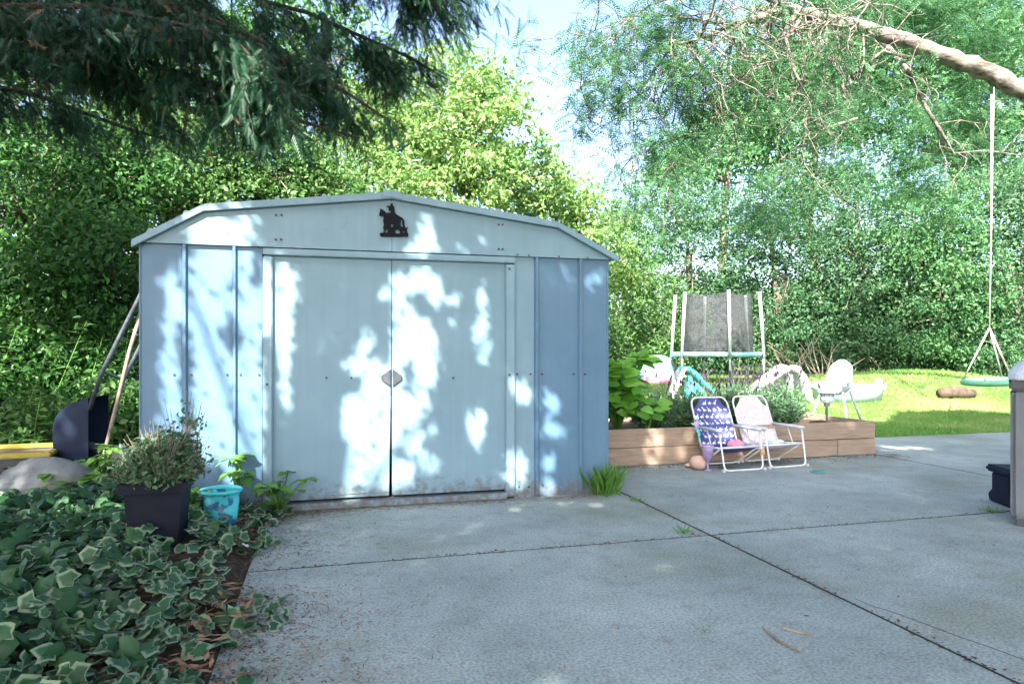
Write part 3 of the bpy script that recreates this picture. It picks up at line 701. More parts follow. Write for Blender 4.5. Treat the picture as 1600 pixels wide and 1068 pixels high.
q = chair_pt(chB, -.03, .10, .165); cl = blob('folded_cloth', M_CLOTH, None, (0, 0, .022), (.065, .05, .026), 12, .22, 3, .02); cl.location = q
tag(cl, 'crumpled pale blue cloth on the seat of the pink chair', 'cloth')
q = chair_pt(chA, -.08, .06, .155); cl = blob('pink_cloth', M_PINK, None, (0, 0, .03), (.07, .05, .05), 14, .25, 3, .03); cl.location = q
tag(cl, 'crumpled pink cloth on the seat of the dinosaur print chair', 'cloth')
q = chair_pt(chA, -.20, .27, .16); gd = blob('tan_gourd', mat('gourd', (.42, .25, .12), (.52, .33, .17), rough=.4), None, (0, 0, -.02), (.022, .022, .04), 2, .04); gd.location = q
tag(gd, 'small tan gourd shaped toy hanging between the two beach chairs', 'toy')

# ------------------------------------------------------------------ high chair behind the bed
p = lw((1306 - CX) / F * 8.0, 8.0, 0); p[2] = float(gz(p[0], p[1])); hc = thing('high_chair', 'white plastic high chair on splayed grey legs behind the raised bed', 'high chair', p, R(118))
M_LEG = mat('grey_leg', (.28, .36, .36), (.36, .44, .44), scale=20, rough=.35, metal=.3)
for sx in (-1, 1):
    for sy in (-1, 1): MB().tube([(sx * .12, sy * .11, .56), (sx * .26, sy * .27, .0)], [.016, .013], 10).build('leg', M_LEG, hc, smooth=True)
rows = 16; cols = 13; V = []; Fs = []
for j in range(rows):
    t = j / (rows - 1)
    for i in range(cols):
        a = -1 + 2 * i / (cols - 1)
        if t < .45:  # seat, front (+y) to back
            q = t / .45; y = .17 - .30 * q; z = .53 - .015 * math.sin(math.pi * q) + .10 * abs(a) ** 3; x = a * .15
        else:
            q = (t - .45) / .55; y = -.13 - .12 * q + .07 * a * a * (1 - q * .3); z = .53 + .40 * q + .10 * abs(a) ** 3 * (1 - q); x = a * (.15 - .05 * q ** 3) * math.sqrt(max(.0, 1 - (max(0, q - .6) / .42) ** 2))
        V.append((x, y, z))
for j in range(rows - 1):
    for i in range(cols - 1): a = j * cols + i; Fs.append((a, a + 1, a + cols + 1, a + cols))
sh = link('seat_shell', np_mesh('seat_shell', V, Fs, True), M_PLAST, hc); md = sh.modifiers.new('t', 'SOLIDIFY'); md.thickness = .014
MB().prism([(-.19, .07), (-.12, .03), (.12, .03), (.19, .07), (.2, .2), (.14, .26), (-.14, .26), (-.2, .2)], 'z', .66, .675).build('tray', M_PLAST, hc, bevel=.006)
for s in (-1, 1): MB().tube([(s * .165, .07, .63), (s * .17, .1, .662)], .012, 6).build('tray_clip', M_PLAST, hc)

# ------------------------------------------------------------------ play things on the lawn
def ground_at(px, d):
    p = lw((px - CX) / F * d, d, 0); p[2] = float(gz(p[0], p[1])); return p
tc = ground_at(1119, 16.0); tp_ = thing('trampoline', 'round childrens trampoline with dark safety net and pale foam poles', 'trampoline', tc)
M_PAD = mat('pad_blue', (.25, .55, .62), (.34, .64, .70), scale=4, rough=.5); M_FOAM = mat('foam_pole', (.34, .42, .40), (.44, .50, .48), scale=6, rough=.7)
def net_mat():
    m = mat('net', (.03, .035, .04), (.05, .055, .06), scale=4, rough=.9, alpha=.7); return m
M_NET = net_mat(); zr = .66; rad = 1.02
MB().lathe([(rad - .16, zr), (rad - .13, zr + .035), (rad, zr + .035), (rad + .02, zr), (rad, zr - .07), (rad - .14, zr - .03)], n=36).build('pad', M_PAD, tp_, smooth=True)
MB().lathe([(0, zr - .01), (rad - .15, zr - .005), (rad - .15, zr - .02), (0, zr - .025)], n=36).build('mat', M_NET, tp_)
for k in range(6):
    a = R(60 * k + 14); c, s = math.cos(a), math.sin(a)
    MB().tube([(c * 1.06, s * 1.06, .02), (c * 1.06, s * 1.06, zr)], .022, 8).build('leg', M_FOAM, tp_, smooth=True)
    pole = MB().tube([(c * 1.07, s * 1.07, zr - .1), (c * 1.02, s * 1.02, zr + .7), (c * .97, s * .97, zr + 1.40)], .036, 10).build('pole', M_FOAM, tp_, smooth=True)
    MB().tube([(c * .97, s * .97, zr + 1.40), (c * .97, s * .97, zr + 1.45)], .03, 8).build('pole_cap', M_DARK, pole)
nn = 72; V = []; Fs = []
for j in range(9):
    v = j / 8
    for k in range(nn):
        an = 2 * math.pi * k / nn; sag = .10 * abs(math.sin(3 * (an - R(14)))) ; r_ = (.84 - .04 * v) - sag * (.3 + .7 * abs(v - .5)); zt = zr + .02 + v * (1.36 - .55 * sag)
        V.append((r_ * math.cos(an), r_ * math.sin(an), zt))
for j in range(8):
    for k in range(nn):
        if 44 <= k <= 46 and j < 7: continue
        Fs.append((j * nn + k, j * nn + (k + 1) % nn, (j + 1) * nn + (k + 1) % nn, (j + 1) * nn + k))
link('safety_net', np_mesh('safety_net', V, Fs, True), M_NET, tp_)

tp2 = ground_at(1075, 12.6); ts = thing('toddler_slide', 'small white and turquoise toddler slide on the lawn below the trampoline', 'slide', tp2, R(-14))
for s in (-1, 1): MB().prism([(-.36, 0), (-.30, 0), (-.10, .50), (-.05, .56), (-.12, .58), (-.18, .5)], 'y', s * .16 - .015, s * .16 + .015).build('ladder_rail', M_PLAST, ts, bevel=.004)
for k in range(3): MB().box((-.33 + .085 * k, -.145, .10 + .15 * k), (-.24 + .085 * k, .145, .13 + .15 * k)).build('step', M_PLAST, ts, bevel=.004)
sp = [(-.12, .50), (-.02, .50), (.12, .40), (.35, .16), (.48, .07), (.60, .05)]
V = []; Fs = []
for x, z in sp:
    for y, h in ((-.17, .09), (-.14, .0), (.14, .0), (.17, .09)): V.append((x, y, z + h))
for i in range(len(sp) - 1):
    for k in range(3): a = i * 4 + k; Fs.append((a, a + 1, a + 5, a + 4))
o = link('chute', np_mesh('chute', V, Fs, True), M_TEAL, ts); md = o.modifiers.new('t', 'SOLIDIFY'); md.thickness = .02
MB().prism([(-.05, .02), (.36, .02), (.30, .12), (-.02, .44)], 'y', -.13, .13).build('side_support', M_TEAL, ts, bevel=.01)

p = ground_at(1222, 11.8); bs = thing('curved_slide', 'large white plastic garden slide with a rounded top behind the lavender', 'slide', p, R(-12))
sp = [(-.72, .06), (-.55, .12), (-.30, .32), (-.05, .52), (.08, .57), (.20, .54), (.28, .42), (.36, .12), (.40, .0)]
V = []; Fs = []
for x, z in sp:
    for y, h in ((-.24, .10), (-.20, .0), (.20, .0), (.24, .10)): V.append((x + (h * .5 if x > .2 else 0), y, z + (h if x < .25 else h * .3)))
for i in range(len(sp) - 1):
    for k in range(3): a = i * 4 + k; Fs.append((a, a + 1, a + 5, a + 4))
o = link('chute', np_mesh('chute', V, Fs, True), M_PLAST, bs); md = o.modifiers.new('t', 'SOLIDIFY'); md.thickness = .025
MB().box((.06, -.16, 0), (.12, .16, .5)).build('support', M_PLAST, bs, bevel=.01)
p = ground_at(1325, 12.2); tb = thing('paddling_pool', 'low white and pale blue plastic tub on the lawn behind the high chair', 'tub', p, R(-15))
M_TUBB = mat('pale_tub', (.36, .45, .52), (.48, .56, .62), scale=6, rough=.4)
pl = [(math.cos(a) * .62 * (abs(math.cos(a)) ** -.35 if abs(math.cos(a)) > .6 else 1) , math.sin(a) * .36) for a in np.linspace(0, 2 * math.pi, 25)[:-1]]
MB().lathe([(.0, .03), (.50, .03), (.58, .20), (.60, .28), (.66, .29), (.67, .25), (.62, .20), (.56, 0), (0, 0)], n=28, sx=1, sy=.6).build('basin', M_TUBB, tb, smooth=True)
MB().tube([(.40, -.18, .28), (.48, -.1, .38), (.56, .0, .38), (.62, .05, .28)], .035, 8).build('handle', M_PLAST, tb, smooth=True)
p = ground_at(1020, 16.5); tt = thing('play_tent', 'collapsed blue patterned play tent lying on the grass beside the trampoline', 'tent', p)
M_TENT = mat('tent_print', (.10, .30, .42), (.45, .62, .68), scale=9, rough=.7, c3=(.12, .42, .5), s3=14, t3=(.48, .55))
blob('canopy', M_TENT, tt, (0.05, 0, .12), (.62, .5, .48), 21, .16, 4, .13); 
MB().tube([(-.55, -.2, .02), (-.3, -.3, .38), (.1, -.34, .58), (.5, -.25, .36), (.62, -.1, .02)], .012, 6).build('hoop', M_PLAST, tt, smooth=True)
p = ground_at(1030, 15.4); pk_ = blob('pink_tent_fabric', M_PINK, None, (0, 0, .09), (.42, .28, .15), 33, .25, 3, .08); pk_.location = p
tag(pk_, 'heap of bright pink fabric on the grass before the blue tent', 'fabric')
# brush pile of grey sticks behind the slide
p = ground_at(1275, 17.0); bp_ = thing('brush_pile', 'heap of bare grey sticks under the hedge behind the white slide', 'brush pile', p)
for k in range(26):
    a = rng.random() * 6.28; c0 = np.array([rng.normal() * .6, rng.normal() * .3, .03]); l = .7 + rng.random() * .6; e = R(25 + 45 * rng.random())
    MB().tube(limb_path(c0, c0 + [math.cos(a) * l * math.cos(e), math.sin(a) * l * math.cos(e), l * math.sin(e)], 4, .06), [.018, .014, .01, .006], 5).build('stick', M_TWIG, bp_)

# saucer swing on ropes
sw_c = W(1551, 596, 10.0); hang = W(1549, 148, 10.0)
swg = thing('saucer_swing', 'round green rimmed net swing hanging on a long rope from the locust limb', 'swing', sw_c)
M_ROPE = mat('rope', (.40, .36, .30), (.55, .52, .46), scale=40, rough=.9); M_RIM = mat('green_foam', (.10, .34, .20), (.16, .42, .26), scale=6, rough=.7)
tor = []
MB().tube([(math.cos(a) * .36, math.sin(a) * .36, .02 * math.cos(a)) for a in np.linspace(0, 2 * math.pi, 29)], .042, 10, False).build('rim', M_RIM, swg, smooth=True)
mb = MB()
for k in range(-5, 6):
    h = math.sqrt(max(0, .36 ** 2 - (k * .062) ** 2)); mb.tube([(k * .062, -h, 0), (k * .062, 0, -.05), (k * .062, h, 0)], .005, 4); mb.tube([(-h, k * .062, 0), (0, k * .062, -.05), (h, k * .062, 0)], .005, 4)
mb.build('net', M_DARK, swg)
kn = W(1546, 512, 10.0) - sw_c
MB().tube([hang - sw_c, (hang - sw_c) * .5 + kn * .5 + [.02, 0, 0], kn], .011, 8).build('rope', M_ROPE, swg, smooth=True)
MB().tube([hang - sw_c + [.05, .0, .12], (hang - sw_c) * .5 + kn * .5 + [.06, .03, 0], kn], .007, 6).build('rope', M_ROPE, swg, smooth=True)
for a in (20, 140, 260): MB().tube([kn, (math.cos(R(a)) * .36, math.sin(R(a)) * .36, .03)], .012, 6).build('hanger', M_ROPE, swg, smooth=True)
p = ground_at(1494, 12.3); lg = thing('fallen_log', 'short brown weathered log half sunk in the lawn beside the swing', 'log', p, R(-10))
MB().tube([(-.32, 0, .10), (-.1, .01, .12), (.12, 0, .12), (.34, .01, .09)], [.09, .11, .11, .08], 10).build('bark', mat('log_bark', (.04, .028, .02), (.11, .08, .055), scale=9, rough=.95, bump=.8, bscale=18), lg, smooth=True)

# ------------------------------------------------------------------ bin and step stool at the right
pb = lw((1577 - CX) / F * 3.95 + .325, 3.95, 0); bn = thing('patio_bin', 'tall taupe grey resin waste bin with domed pale lid on the patio', 'bin', (pb[0], pb[1], 0), -R(36 + 15.2))
M_RES = mat('taupe_resin', (.115, .13, .145), (.155, .17, .185), scale=5, rough=.55, bump=.1, bscale=120); M_LIDM = mat('lid_resin', (.42, .46, .50), (.5, .54, .58), scale=5, rough=.45); M_BAND = mat('dark_resin', (.05, .055, .065), (.08, .085, .09), scale=5, rough=.5)
MB().box((-.25, -.25, .04), (.25, .25, .78)).build('body', M_RES, bn, bevel=.02)
for k in range(6): MB().box((-.235 + .08 * k, -.258, .07), (-.175 + .08 * k, -.248, .75)).build('front_slat', M_RES, bn, bevel=.003)
for k in range(6): MB().box((-.258, -.235 + .08 * k, .07), (-.248, -.175 + .08 * k, .75)).build('side_slat', M_RES, bn, bevel=.003)
MB().box((-.265, -.265, .77), (.265, .265, .83)).build('rim_band', M_BAND, bn, bevel=.012)
mb = MB(); rings = []
for sc, z in ((.272, .832), (.268, .865), (.235, .915), (.19, .945), (.12, .958)):
    rings.append([(sc * x, sc * y, z) for x, y in ((-1, -.85), (-.85, -1), (.85, -1), (1, -.85), (1, .85), (.85, 1), (-.85, 1), (-1, .85))])
V = [q for r in rings for q in r]; Fs = [(i * 8 + k, i * 8 + (k + 1) % 8, i * 8 + 8 + (k + 1) % 8, i * 8 + 8 + k) for i in range(4) for k in range(8)] + [tuple(range(32, 40)), tuple(range(8))[::-1]]
mb.add(V, Fs).build('lid', M_LIDM, bn, bevel=.006)
for s in (-1, 1): MB().tube([(s * .2, .24, 0.03), (s * .24, .24, 0.03)], .03, 12).build('wheel', M_BAND, bn)
MB().box((-.23, -.23, 0.0), (.23, .21, .045)).build('foot_base', M_BAND, bn)
ps = lw((1543 - CX) / F * 4.42 + .265, 4.42, 0); st = thing('step_stool', 'low navy blue plastic step stool on the patio behind the bin', 'stool', (ps[0], ps[1], 0), -R(22))
M_NAVP = mat('navy_plastic', (.007, .012, .028), (.012, .019, .038), scale=10, rough=.6, spec=.12)
MB().box((-.19, -.14, .20), (.19, .14, .245)).build('top', M_NAVP, st, bevel=.014, seg=3)
for s in (-1, 1):
    MB().prism([(-.11, .0), (.13, .0), (.145, .05), (.10, .09), (.10, .20), (-.10, .20), (-.10, .09), (-.125, .05)], 'x', s * .14 - .03, s * .14 + .03).build('leg', M_NAVP, st, bevel=.008)
MB().box((-.11, -.11, .01), (.11, -.085, .20)).build('front_panel', M_NAVP, st, bevel=.004)
# ================================================================== LEFT BED
def bedz(x, y): return float(gz(x, y))
# square pot with twiggy herb
p = G(238, 866, .06); pot = thing('square_pot', 'dark navy square plastic plant pot with a bushy herb in the ivy', 'plant pot', (p[0], p[1] + .13, bedz(p[0], p[1] + .13) - .01))
M_POT = mat('navy_pot', (.006, .008, .016), (.010, .012, .022), scale=10, rough=.6, spec=.15, bump=.05, bscale=80, c3=(.03, .03, .03), s3=6, t3=(.68, .85))
def sq(r, z):
    r = r * .80
    return [(-r, -r, z), (r, -r, z), (r, r, z), (-r, r, z)]
def loft_sq(rs):
    V = [q for r, z in rs for q in sq(r, z)]; Fs = [(i * 4 + k, i * 4 + (k + 1) % 4, i * 4 + 4 + (k + 1) % 4, i * 4 + 4 + k) for i in range(len(rs) - 1) for k in range(4)] + [(0, 3, 2, 1)]
    return MB().add(V, Fs)
loft_sq([(.125, 0), (.155, .275), (.158, .275), (.146, .275), (.118, .02), (0.02, .02)]).build('body', M_POT, pot)
loft_sq([(.156, .262), (.178, .262), (.180, .305), (.150, .305), (.146, .262), (.15, .262)]).build('rim', M_POT, pot)
MB().box((-.112, -.112, .2), (.112, .112, .255)).build('soil', M_SOIL, pot)
def herb(label, name, c, R_, H_, n, m, leaf, spiky, cat='plant'):
    c = np.asarray(c, float); t = thing(name, label, cat, c); mm = n // 12
    D = rdir(mm); D[:, 2] = np.abs(D[:, 2]) + .25; D = norm(D); tips = D * np.array([R_, R_, H_]) * (.6 + .45 * rng.random(mm))[:, None]
    k = np.repeat(np.arange(mm), 12); f = .35 + .7 * rng.random(len(k)); P = c + tips[k] * f[:, None] + rng.normal(size=(len(k), 3)) * .01
    V, Fs = leaves(P, leaf, .5, -.2); foliage_part('foliage', V, Fs, m, t, c); mb = MB()
    for i in range(min(spiky, mm)): mb.tube([c, c + tips[i] * .6 + [0, 0, .01], c + tips[i] * 1.12 + [0, 0, .02]], [.003, .002, .0012], 3, False)
    mb.build('stems', M_TWIG, t, c); return t
pc = np.array(pot.location[:])
herb('bushy grey green herb growing out of the navy square pot', 'potted_herb', pc + [0, 0, .245], .225, .29, 6500, M_POTPL, .021, 220)
herb('airy seeding sprig rising from the right of the potted herb', 'herb_sprig', pc + [.10, .03, .25], .14, .42, 900, M_POTPL, .022, 60)
# bucket
p = G(343, 828, .04); bk = thing('sand_bucket', 'turquoise plastic sand bucket with swirling print beside the square pot', 'bucket', (p[0], p[1] + .06, bedz(p[0], p[1] + .06)))
M_BUCK = mat('bucket_print', (.05, .42, .45), (.07, .50, .53), scale=6, rough=.35, c3=(.02, .12, .20), s3=16, t3=(.50, .54))
MB().lathe([(0, 0), (.075, 0), (.078, .008), (.098, .185), (.096, .185), (.074, .012), (0, .010)], n=28).build('body', M_BUCK, bk, smooth=True)
MB().lathe([(.095, .186), (.108, .184), (.110, .196), (.105, .203), (.095, .201), (.094, .19)], n=28).build('rim', M_TEAL, bk, smooth=True)
MB().tube([(.108 * math.cos(a), .108 * math.sin(a), .19 - .06 * math.sin(a / 1) * 0 - .035 * math.sin(a)) for a in np.linspace(math.pi, 2 * math.pi, 13)][::-1], .004, 6).build('bail_handle', M_TEAL, bk, smooth=True)
# boulder, flat stone, pale stones
M_ROCK = mat('boulder_rock', (.08, .09, .09), (.19, .20, .20), scale=5, rough=.9, bump=.6, bscale=14, c3=(.12, .15, .11), s3=3, t3=(.56, .7))
def rock(label, c, r, seed, amp=.28, m=None, name='boulder', rz=0, cat='rock'):
    import bmesh
    bm = bmesh.new(); bmesh.ops.create_icosphere(bm, subdivisions=4, radius=1); rs = np.random.default_rng(seed)
    Pl = norm(rs.normal(size=(16, 3))); Dd = .62 + .3 * rs.random(16)
    for v in bm.verts:
        q = np.array(v.co); s = min([1.0] + [Dd[i] / max(1e-6, Pl[i] @ q) for i in range(16) if Pl[i] @ q > .2]); q = q * s * np.array(r) * (1 + .02 * rs.normal())
        v.co = q
    me = bpy.data.meshes.new(name); bm.to_mesh(me); bm.free()
    for f in me.polygons: f.use_smooth = True
    o = link(name, me, m or M_ROCK); o.location = tuple(float(x) for x in c); o.rotation_euler = (0, 0, rz); return tag(o, label, cat)
p = G(50, 792, .08); rock('large pale grey boulder at the back of the ivy bed', (p[0], p[1] + .15, .15), (.30, .22, .20), 5)
p = G(112, 935, .10); rock('flat dark grey stone slab sunk among the ivy leaves', (p[0], p[1], .10), (.17, .10, .035), 8, m=mat('slate', (.10, .115, .125), (.17, .18, .19), scale=8, rough=.85, bump=.4), name='flat_stone')
p = W(192, 700, 5.2); rock('pale sunlit stone beside the left shed wall behind the pot', (p[0], p[1], .15), (.16, .14, .14), 11, m=mat('pale_stone', (.45, .44, .42), (.6, .58, .55), scale=9, rough=.9, bump=.4), name='pale_stone')
p = G(381, 857); rock('small round white stone at the edge of the concrete', (p[0], p[1], .018), (.026, .026, .024), 14, m=mat('white_stone', (.6, .6, .6), (.72, .72, .72), scale=20), name='white_stone')
# yellow trough
a = W(-60, 716, 4.75); b = W(92, 714, 4.95); mid = (a + b) / 2; ang = math.atan2(b[1] - a[1], b[0] - a[0]); hl = np.linalg.norm(b - a) / 2
yz = mid[2] + .03
yt = thing('yellow_trough', 'yellow plastic trough of dry soil lying behind the boulder', 'trough', (mid[0], mid[1], 0), ang)
M_YEL = mat('yellow_plastic', (.27, .24, .03), (.34, .30, .05), scale=6, rough=.5, c3=(.22, .16, .06), s3=6, t3=(.58, .7))
for s in (-1, 1): MB().prism([(s * .20, .02), (s * .23, .02), (s * .27, yz), (s * .24, yz)], 'x', -hl, hl).build('side_wall', M_BAND, yt); MB().box((-hl - .02, min(s * .23, s * .29), yz), (hl + .02, max(s * .23, s * .29), yz + .035)).build('rim', M_YEL, yt, bevel=.008)
for s in (-1, 1): MB().box((s * hl - .02, -.22, .02), (s * hl + .02, .22, yz - .002)).build('end_wall', M_BAND, yt); MB().box((s * hl - .025, -.232, yz + .002), (s * hl + .025, .232, yz + .033)).build('end_rim', M_YEL, yt, bevel=.008)
MB().box((-hl + .03, -.23, yz - .06), (hl - .03, .23, yz - .01)).build('soil', M_LITTER, yt)
# wheelbarrow stood on its nose against the shed
n0 = W(139, 628, 4.85); n1 = W(139, 730, 4.85); f0 = W(161, 612, 5.30)
wb = thing('wheelbarrow', 'dark navy wheelbarrow tipped upright with its handles against the shed side', 'wheelbarrow', (n0[0], n0[1] + .22, .05)); wo = wb.location[:]
zc_ = (n0[2] + n1[2]) / 2; hh = (n0[2] - n1[2]) / 2 + .03; V = []; Fs = []; NU = 17; NV = 13
for inner in (0, 1):
    for j in range(NV):
        w = -1 + 2 * j / (NV - 1)
        for i in range(NU):
            u = -1 + 2 * i / (NU - 1); dp = .27 * (1 - abs(u) ** 3.2) ** .6 * (1 - abs(w) ** 4) ** .5
            dp = max(0, dp - .012 * inner); k = .985 if inner else 1
            V.append((n0[0] - dp + .0, n0[1] + .22 + w * .235 * k, zc_ + u * hh * k - .06 * dp))
    o = inner * NU * NV
    for j in range(NV - 1):
        for i in range(NU - 1): a_ = o + j * NU + i; Fs.append((a_, a_ + 1, a_ + NU + 1, a_ + NU))
tray = link('tray', np_mesh('tray', np.array(V) - wo, Fs, True), M_NAVP, wb)
y0, y1 = n0[1] - .02, n0[1] + .46; z0, z1 = zc_ - hh, zc_ + hh
MB().tube([(n0[0], y0, z0), (n0[0], y0, z1), (n0[0], y1, z1), (n0[0], y1, z0), (n0[0], y0, z0)], .011, 8).build('rim', mat('wb_steel', (.035, .045, .06), (.10, .11, .12), scale=30, rough=.4, metal=.3), tray)
M_WBS = MATS['wb_steel']
h1 = [W(139, 640, 4.85), W(160, 580, 4.85), W(190, 520, 4.84), W(219, 462, 4.83), W(226, 448, 4.83)]
h2 = [(q + np.array([.02, .44, -.08])) for q in h1]
for q in (h1, h2):
    MB().tube(q, .016, 8).build('handle', M_WBS, wb, wo, smooth=True)
MB().tube([h1[1], h2[1]], .012, 8).build('cross_brace', M_WBS, wb, wo, smooth=True)
wl_ = MB(); wl_.tube([(n0[0] - .1 + math.cos(t) * .14, n0[1] + .22, .16 + math.sin(t) * .14) for t in np.linspace(0, 2 * math.pi, 21)], .035, 8, False); wh = wl_.build('wheel', M_BAND, wb, wo, smooth=True)
MB().tube([(n0[0] - .1, n0[1] + .12, .16), (n0[0] - .1, n0[1] + .32, .16)], .02, 8).build('axle', M_WBS, wh, wo)
q = [W(164, 705, 4.9), W(185, 620, 4.9), W(202, 550, 4.9), W(222, 480, 4.88)]; q = [np.array([x[0], x[1], x[2]]) for x in q]; base = q[0]; q.insert(0, np.array([base[0] - .03, base[1], .05]))
pole = MB().tube(q, .014, 8).build('wooden_pole', M_TWIG, None, q[0], True); pole.location = q[0]; tag(pole, 'weathered wooden pole leaning on the shed beside the wheelbarrow', 'pole')

# ivy
def ivy_template(seed):
    rs = np.random.default_rng(seed); ang = [180, 132, 100, 62, 38, 0, -38, -62, -100, -132]; rad = [.22, .66, .66, .80, .74, .98, .74, .80, .66, .66]
    V = [(0, 0, 0)]; E = [0.0]; Fs = []
    for k, (a, r) in enumerate(zip(ang, rad)):
        r = r * (1 + .1 * rs.normal()); V.append((r * .55 * math.cos(R(a)), r * .55 * math.sin(R(a)), .05 * rs.normal() + .03)); E.append(.55)
    for k, (a, r) in enumerate(zip(ang, rad)):
        r = r * (1 + .1 * rs.normal()); V.append((r * math.cos(R(a)), r * math.sin(R(a)), -.08 + .07 * rs.normal())); E.append(1.0)
    n = 10
    for k in range(n):
        k2 = (k + 1) % n; Fs += [(0, 1 + k, 1 + k2, 1 + k2), (1 + k, 1 + n + k, 1 + n + k2, 1 + k2)]
    T = []
    for f in Fs:
        T += [(f[0], f[1], f[2])] if f[2] == f[3] else [(f[0], f[1], f[2]), (f[0], f[2], f[3])]
    return np.array(V), T, np.array(E)
IVT = [ivy_template(s) for s in range(5)]
def set_edge(me, E):
    at = me.attributes.new('edge', 'FLOAT', 'POINT'); at.data.foreach_set('value', np.asarray(E, dtype=np.float32))
def ivy(label, region, n, m, size, nparts, up=.75):
    root = thing('ivy', label, 'ivy', (-1.2, 3.1, .05)); o0 = np.array(root.location[:])
    P = []
    while len(P) < n:
        x = -3.2 + rng.random() * 3.2; y = 1.3 + rng.random() * 4.2
        if region(x, y): P.append((x, y, 0))
    P = np.array(P); P[:, 2] = np.maximum(gz(P[:, 0], P[:, 1]), np.where(P[:, 0] > -.35, .0, -1)) + .015 + .11 * rng.random(n) ** 1.3 * np.clip((-P[:, 0] - .15) * 2, .15, 1)
    A = rdir(n); A[:, 2] = A[:, 2] * .3 - .1; A[:, 1] -= .35; Nn = rdir(n) * .75 + np.array([.05, -.35, up]); Sz = size * (1 + .42 * rng.normal(size=n)).clip(.4, 1.4)
    vis = Sz / np.maximum(.6, np.array([dep(q) for q in P])); lat = P[:, 0] * CY_ - P[:, 1] * SY_; dd = P[:, 0] * SY_ + P[:, 1] * CY_
    inside = (np.abs(lat / dd) < .76) & ((EYE - P[:, 2]) / dd < .50); vis = np.where(inside, vis + .001 * P[:, 2], 0)
    order = np.argsort(-vis); top = order[:nparts]; rest = order[nparts:]
    mes = []
    for tv, tf, E in IVT:
        me = np_mesh('ivy_leaf', tv, tf, True); set_edge(me, E); me.materials.append(m); mes.append(me)
    for k, i in enumerate(top): place_leaf(mes[k % 5], m, root, P[i] - o0, A[i], Nn[i], float(Sz[i]))
    VV = []; FF = []; EE = []; off = 0
    for k in range(5):
        idx = rest[k::5]; tv, tf, E = IVT[k]; V, Fs = inst(tv, tf, P[idx], A[idx], Nn[idx], Sz[idx]); VV.append(V - o0); FF.append(Fs + off); off += len(V); EE.append(np.tile(E, len(idx)))
    me = np_mesh('leaf_mass', np.concatenate(VV), np.concatenate(FF), True); set_edge(me, np.concatenate(EE)); tag(link('leaf_mass', me, m, root), kind='stuff')
def edge_x(y): return -.36 + .12 * math.sin(y * 3.1 + .6) + .10 * math.sin(y * 7.3)
def inbed(x, y):
    if (y > 4.4 and x > -1.15) or x > edge_x(y) + .10: return False
    c = np.array([pot.location[0], pot.location[1]]);
    if abs(x - c[0]) < .13 and abs(y - c[1]) < .14: return False
    if abs(x - c[0]) < .18 and c[1] - .34 < y < c[1] and rng.random() < .75: return False
    if math.hypot(x - bk.location[0], y - bk.location[1]) < .13: return False
    return True
fp = G(112, 935, .10)
def reg_v(x, y):  # variegated: near edge and front
    return inbed(x, y) and rng.random() < (.9 if x > -1.0 else .25) * (.35 if x > edge_x(y) - .12 else 1) and not (abs(x - fp[0]) < .14 and abs(y - fp[1]) < .08)
def reg_g(x, y):
    return inbed(x, y) and x < edge_x(y) - .1 and rng.random() < (.2 if x > -.75 else 1) and not (abs(x - fp[0]) < .16 and abs(y - fp[1]) < .09)
ivy('pale edged variegated ivy creeping from the bed onto the concrete', reg_v, 3200, M_IVY, .036, 290)
ivy('plain dark green ivy filling the bed around the square pot', reg_g, 5200, M_IVYG, .043, 290)

# broad leaved weeds at the shed foot
wl_me = [big_leaf_mesh('weed_leaf', droop=d, Wd=w) for d, w in ((.3, .42), (.5, .38))]
for lb, px, py, n, Rr, Hh, ls in (('broad leaved weed climbing at the shed foot beside the doors', 438, 797, 46, .20, .26, .085), ('tall yellowish weed behind the turquoise bucket', 372, 800, 22, .10, .34, .10),
                              ('pale leafy weed between the pot and the bucket', 298, 830, 26, .09, .16, .10), ('leafy creeper in front of the wheelbarrow tray', 160, 770, 50, .26, .30, .09), ('broad leaved weed beside the boulder', 118, 800, 40, .22, .22, .09)):
    p = G(px, py, .03); leafy_shrub('broadleaf_weed', lb, (p[0], min(p[1], 4.38) if p[0] > -1.15 else p[1], max(0, bedz(p[0], p[1]))), 7, n, Rr, Hh, ls, M_WEED, wl_me, 'weed')
# tall goldenrod stems at the wood edge
def tall_weed(label, c, h, n=46, lean=(0, 0)):
    c = np.asarray(c, float); t = thing('tall_weed', label, 'weed', c, group='tall weeds at the wood edge'); tip = np.array([lean[0], lean[1], h]); pth = [np.array([0, 0, -.03]), tip * [.3, .3, .5], tip]
    MB().tube(pth, [.007, .005, .002], 5).build('stem', M_WEED, t, smooth=True)
    f = .12 + .88 * rng.random(n); P = np.outer(f, tip); P[:, 0] *= f * .8 + .2; an = rng.random(n) * 6.28; A = np.stack([np.cos(an), np.sin(an), .25 - .5 * rng.random(n)], 1)
    V, Fs = inst(np.array(NARROW_V) * [1, 1.4, 1], NARROW_F, P, A, np.tile([0, 0, 1.0], (n, 1)) + rdir(n) * .3, .17 * (1.1 - .55 * f)); foliage_part('leaves', V, Fs, M_LEAF_L2, t, (0, 0, 0))
for k, (px, d, h, lx) in enumerate(((70, 6.2, 1.25, .35), (30, 5.8, 1.0, .25), (125, 6.4, 1.1, .2), (185, 6.6, 1.2, .1), (10, 6.6, 1.4, .3), (100, 6.9, 1.5, .2), (150, 7.0, 1.3, -.1), (-30, 6.0, 1.2, .3), (50, 5.5, .7, .1), (190, 6.0, .8, .05))):
    p = lw((px - CX) / F * d, d, 0); tall_weed('tall narrow leaved weed stem at the wood edge left of the shed', (p[0], p[1], bedz(p[0], p[1])), h, 60, (lx, -.05))

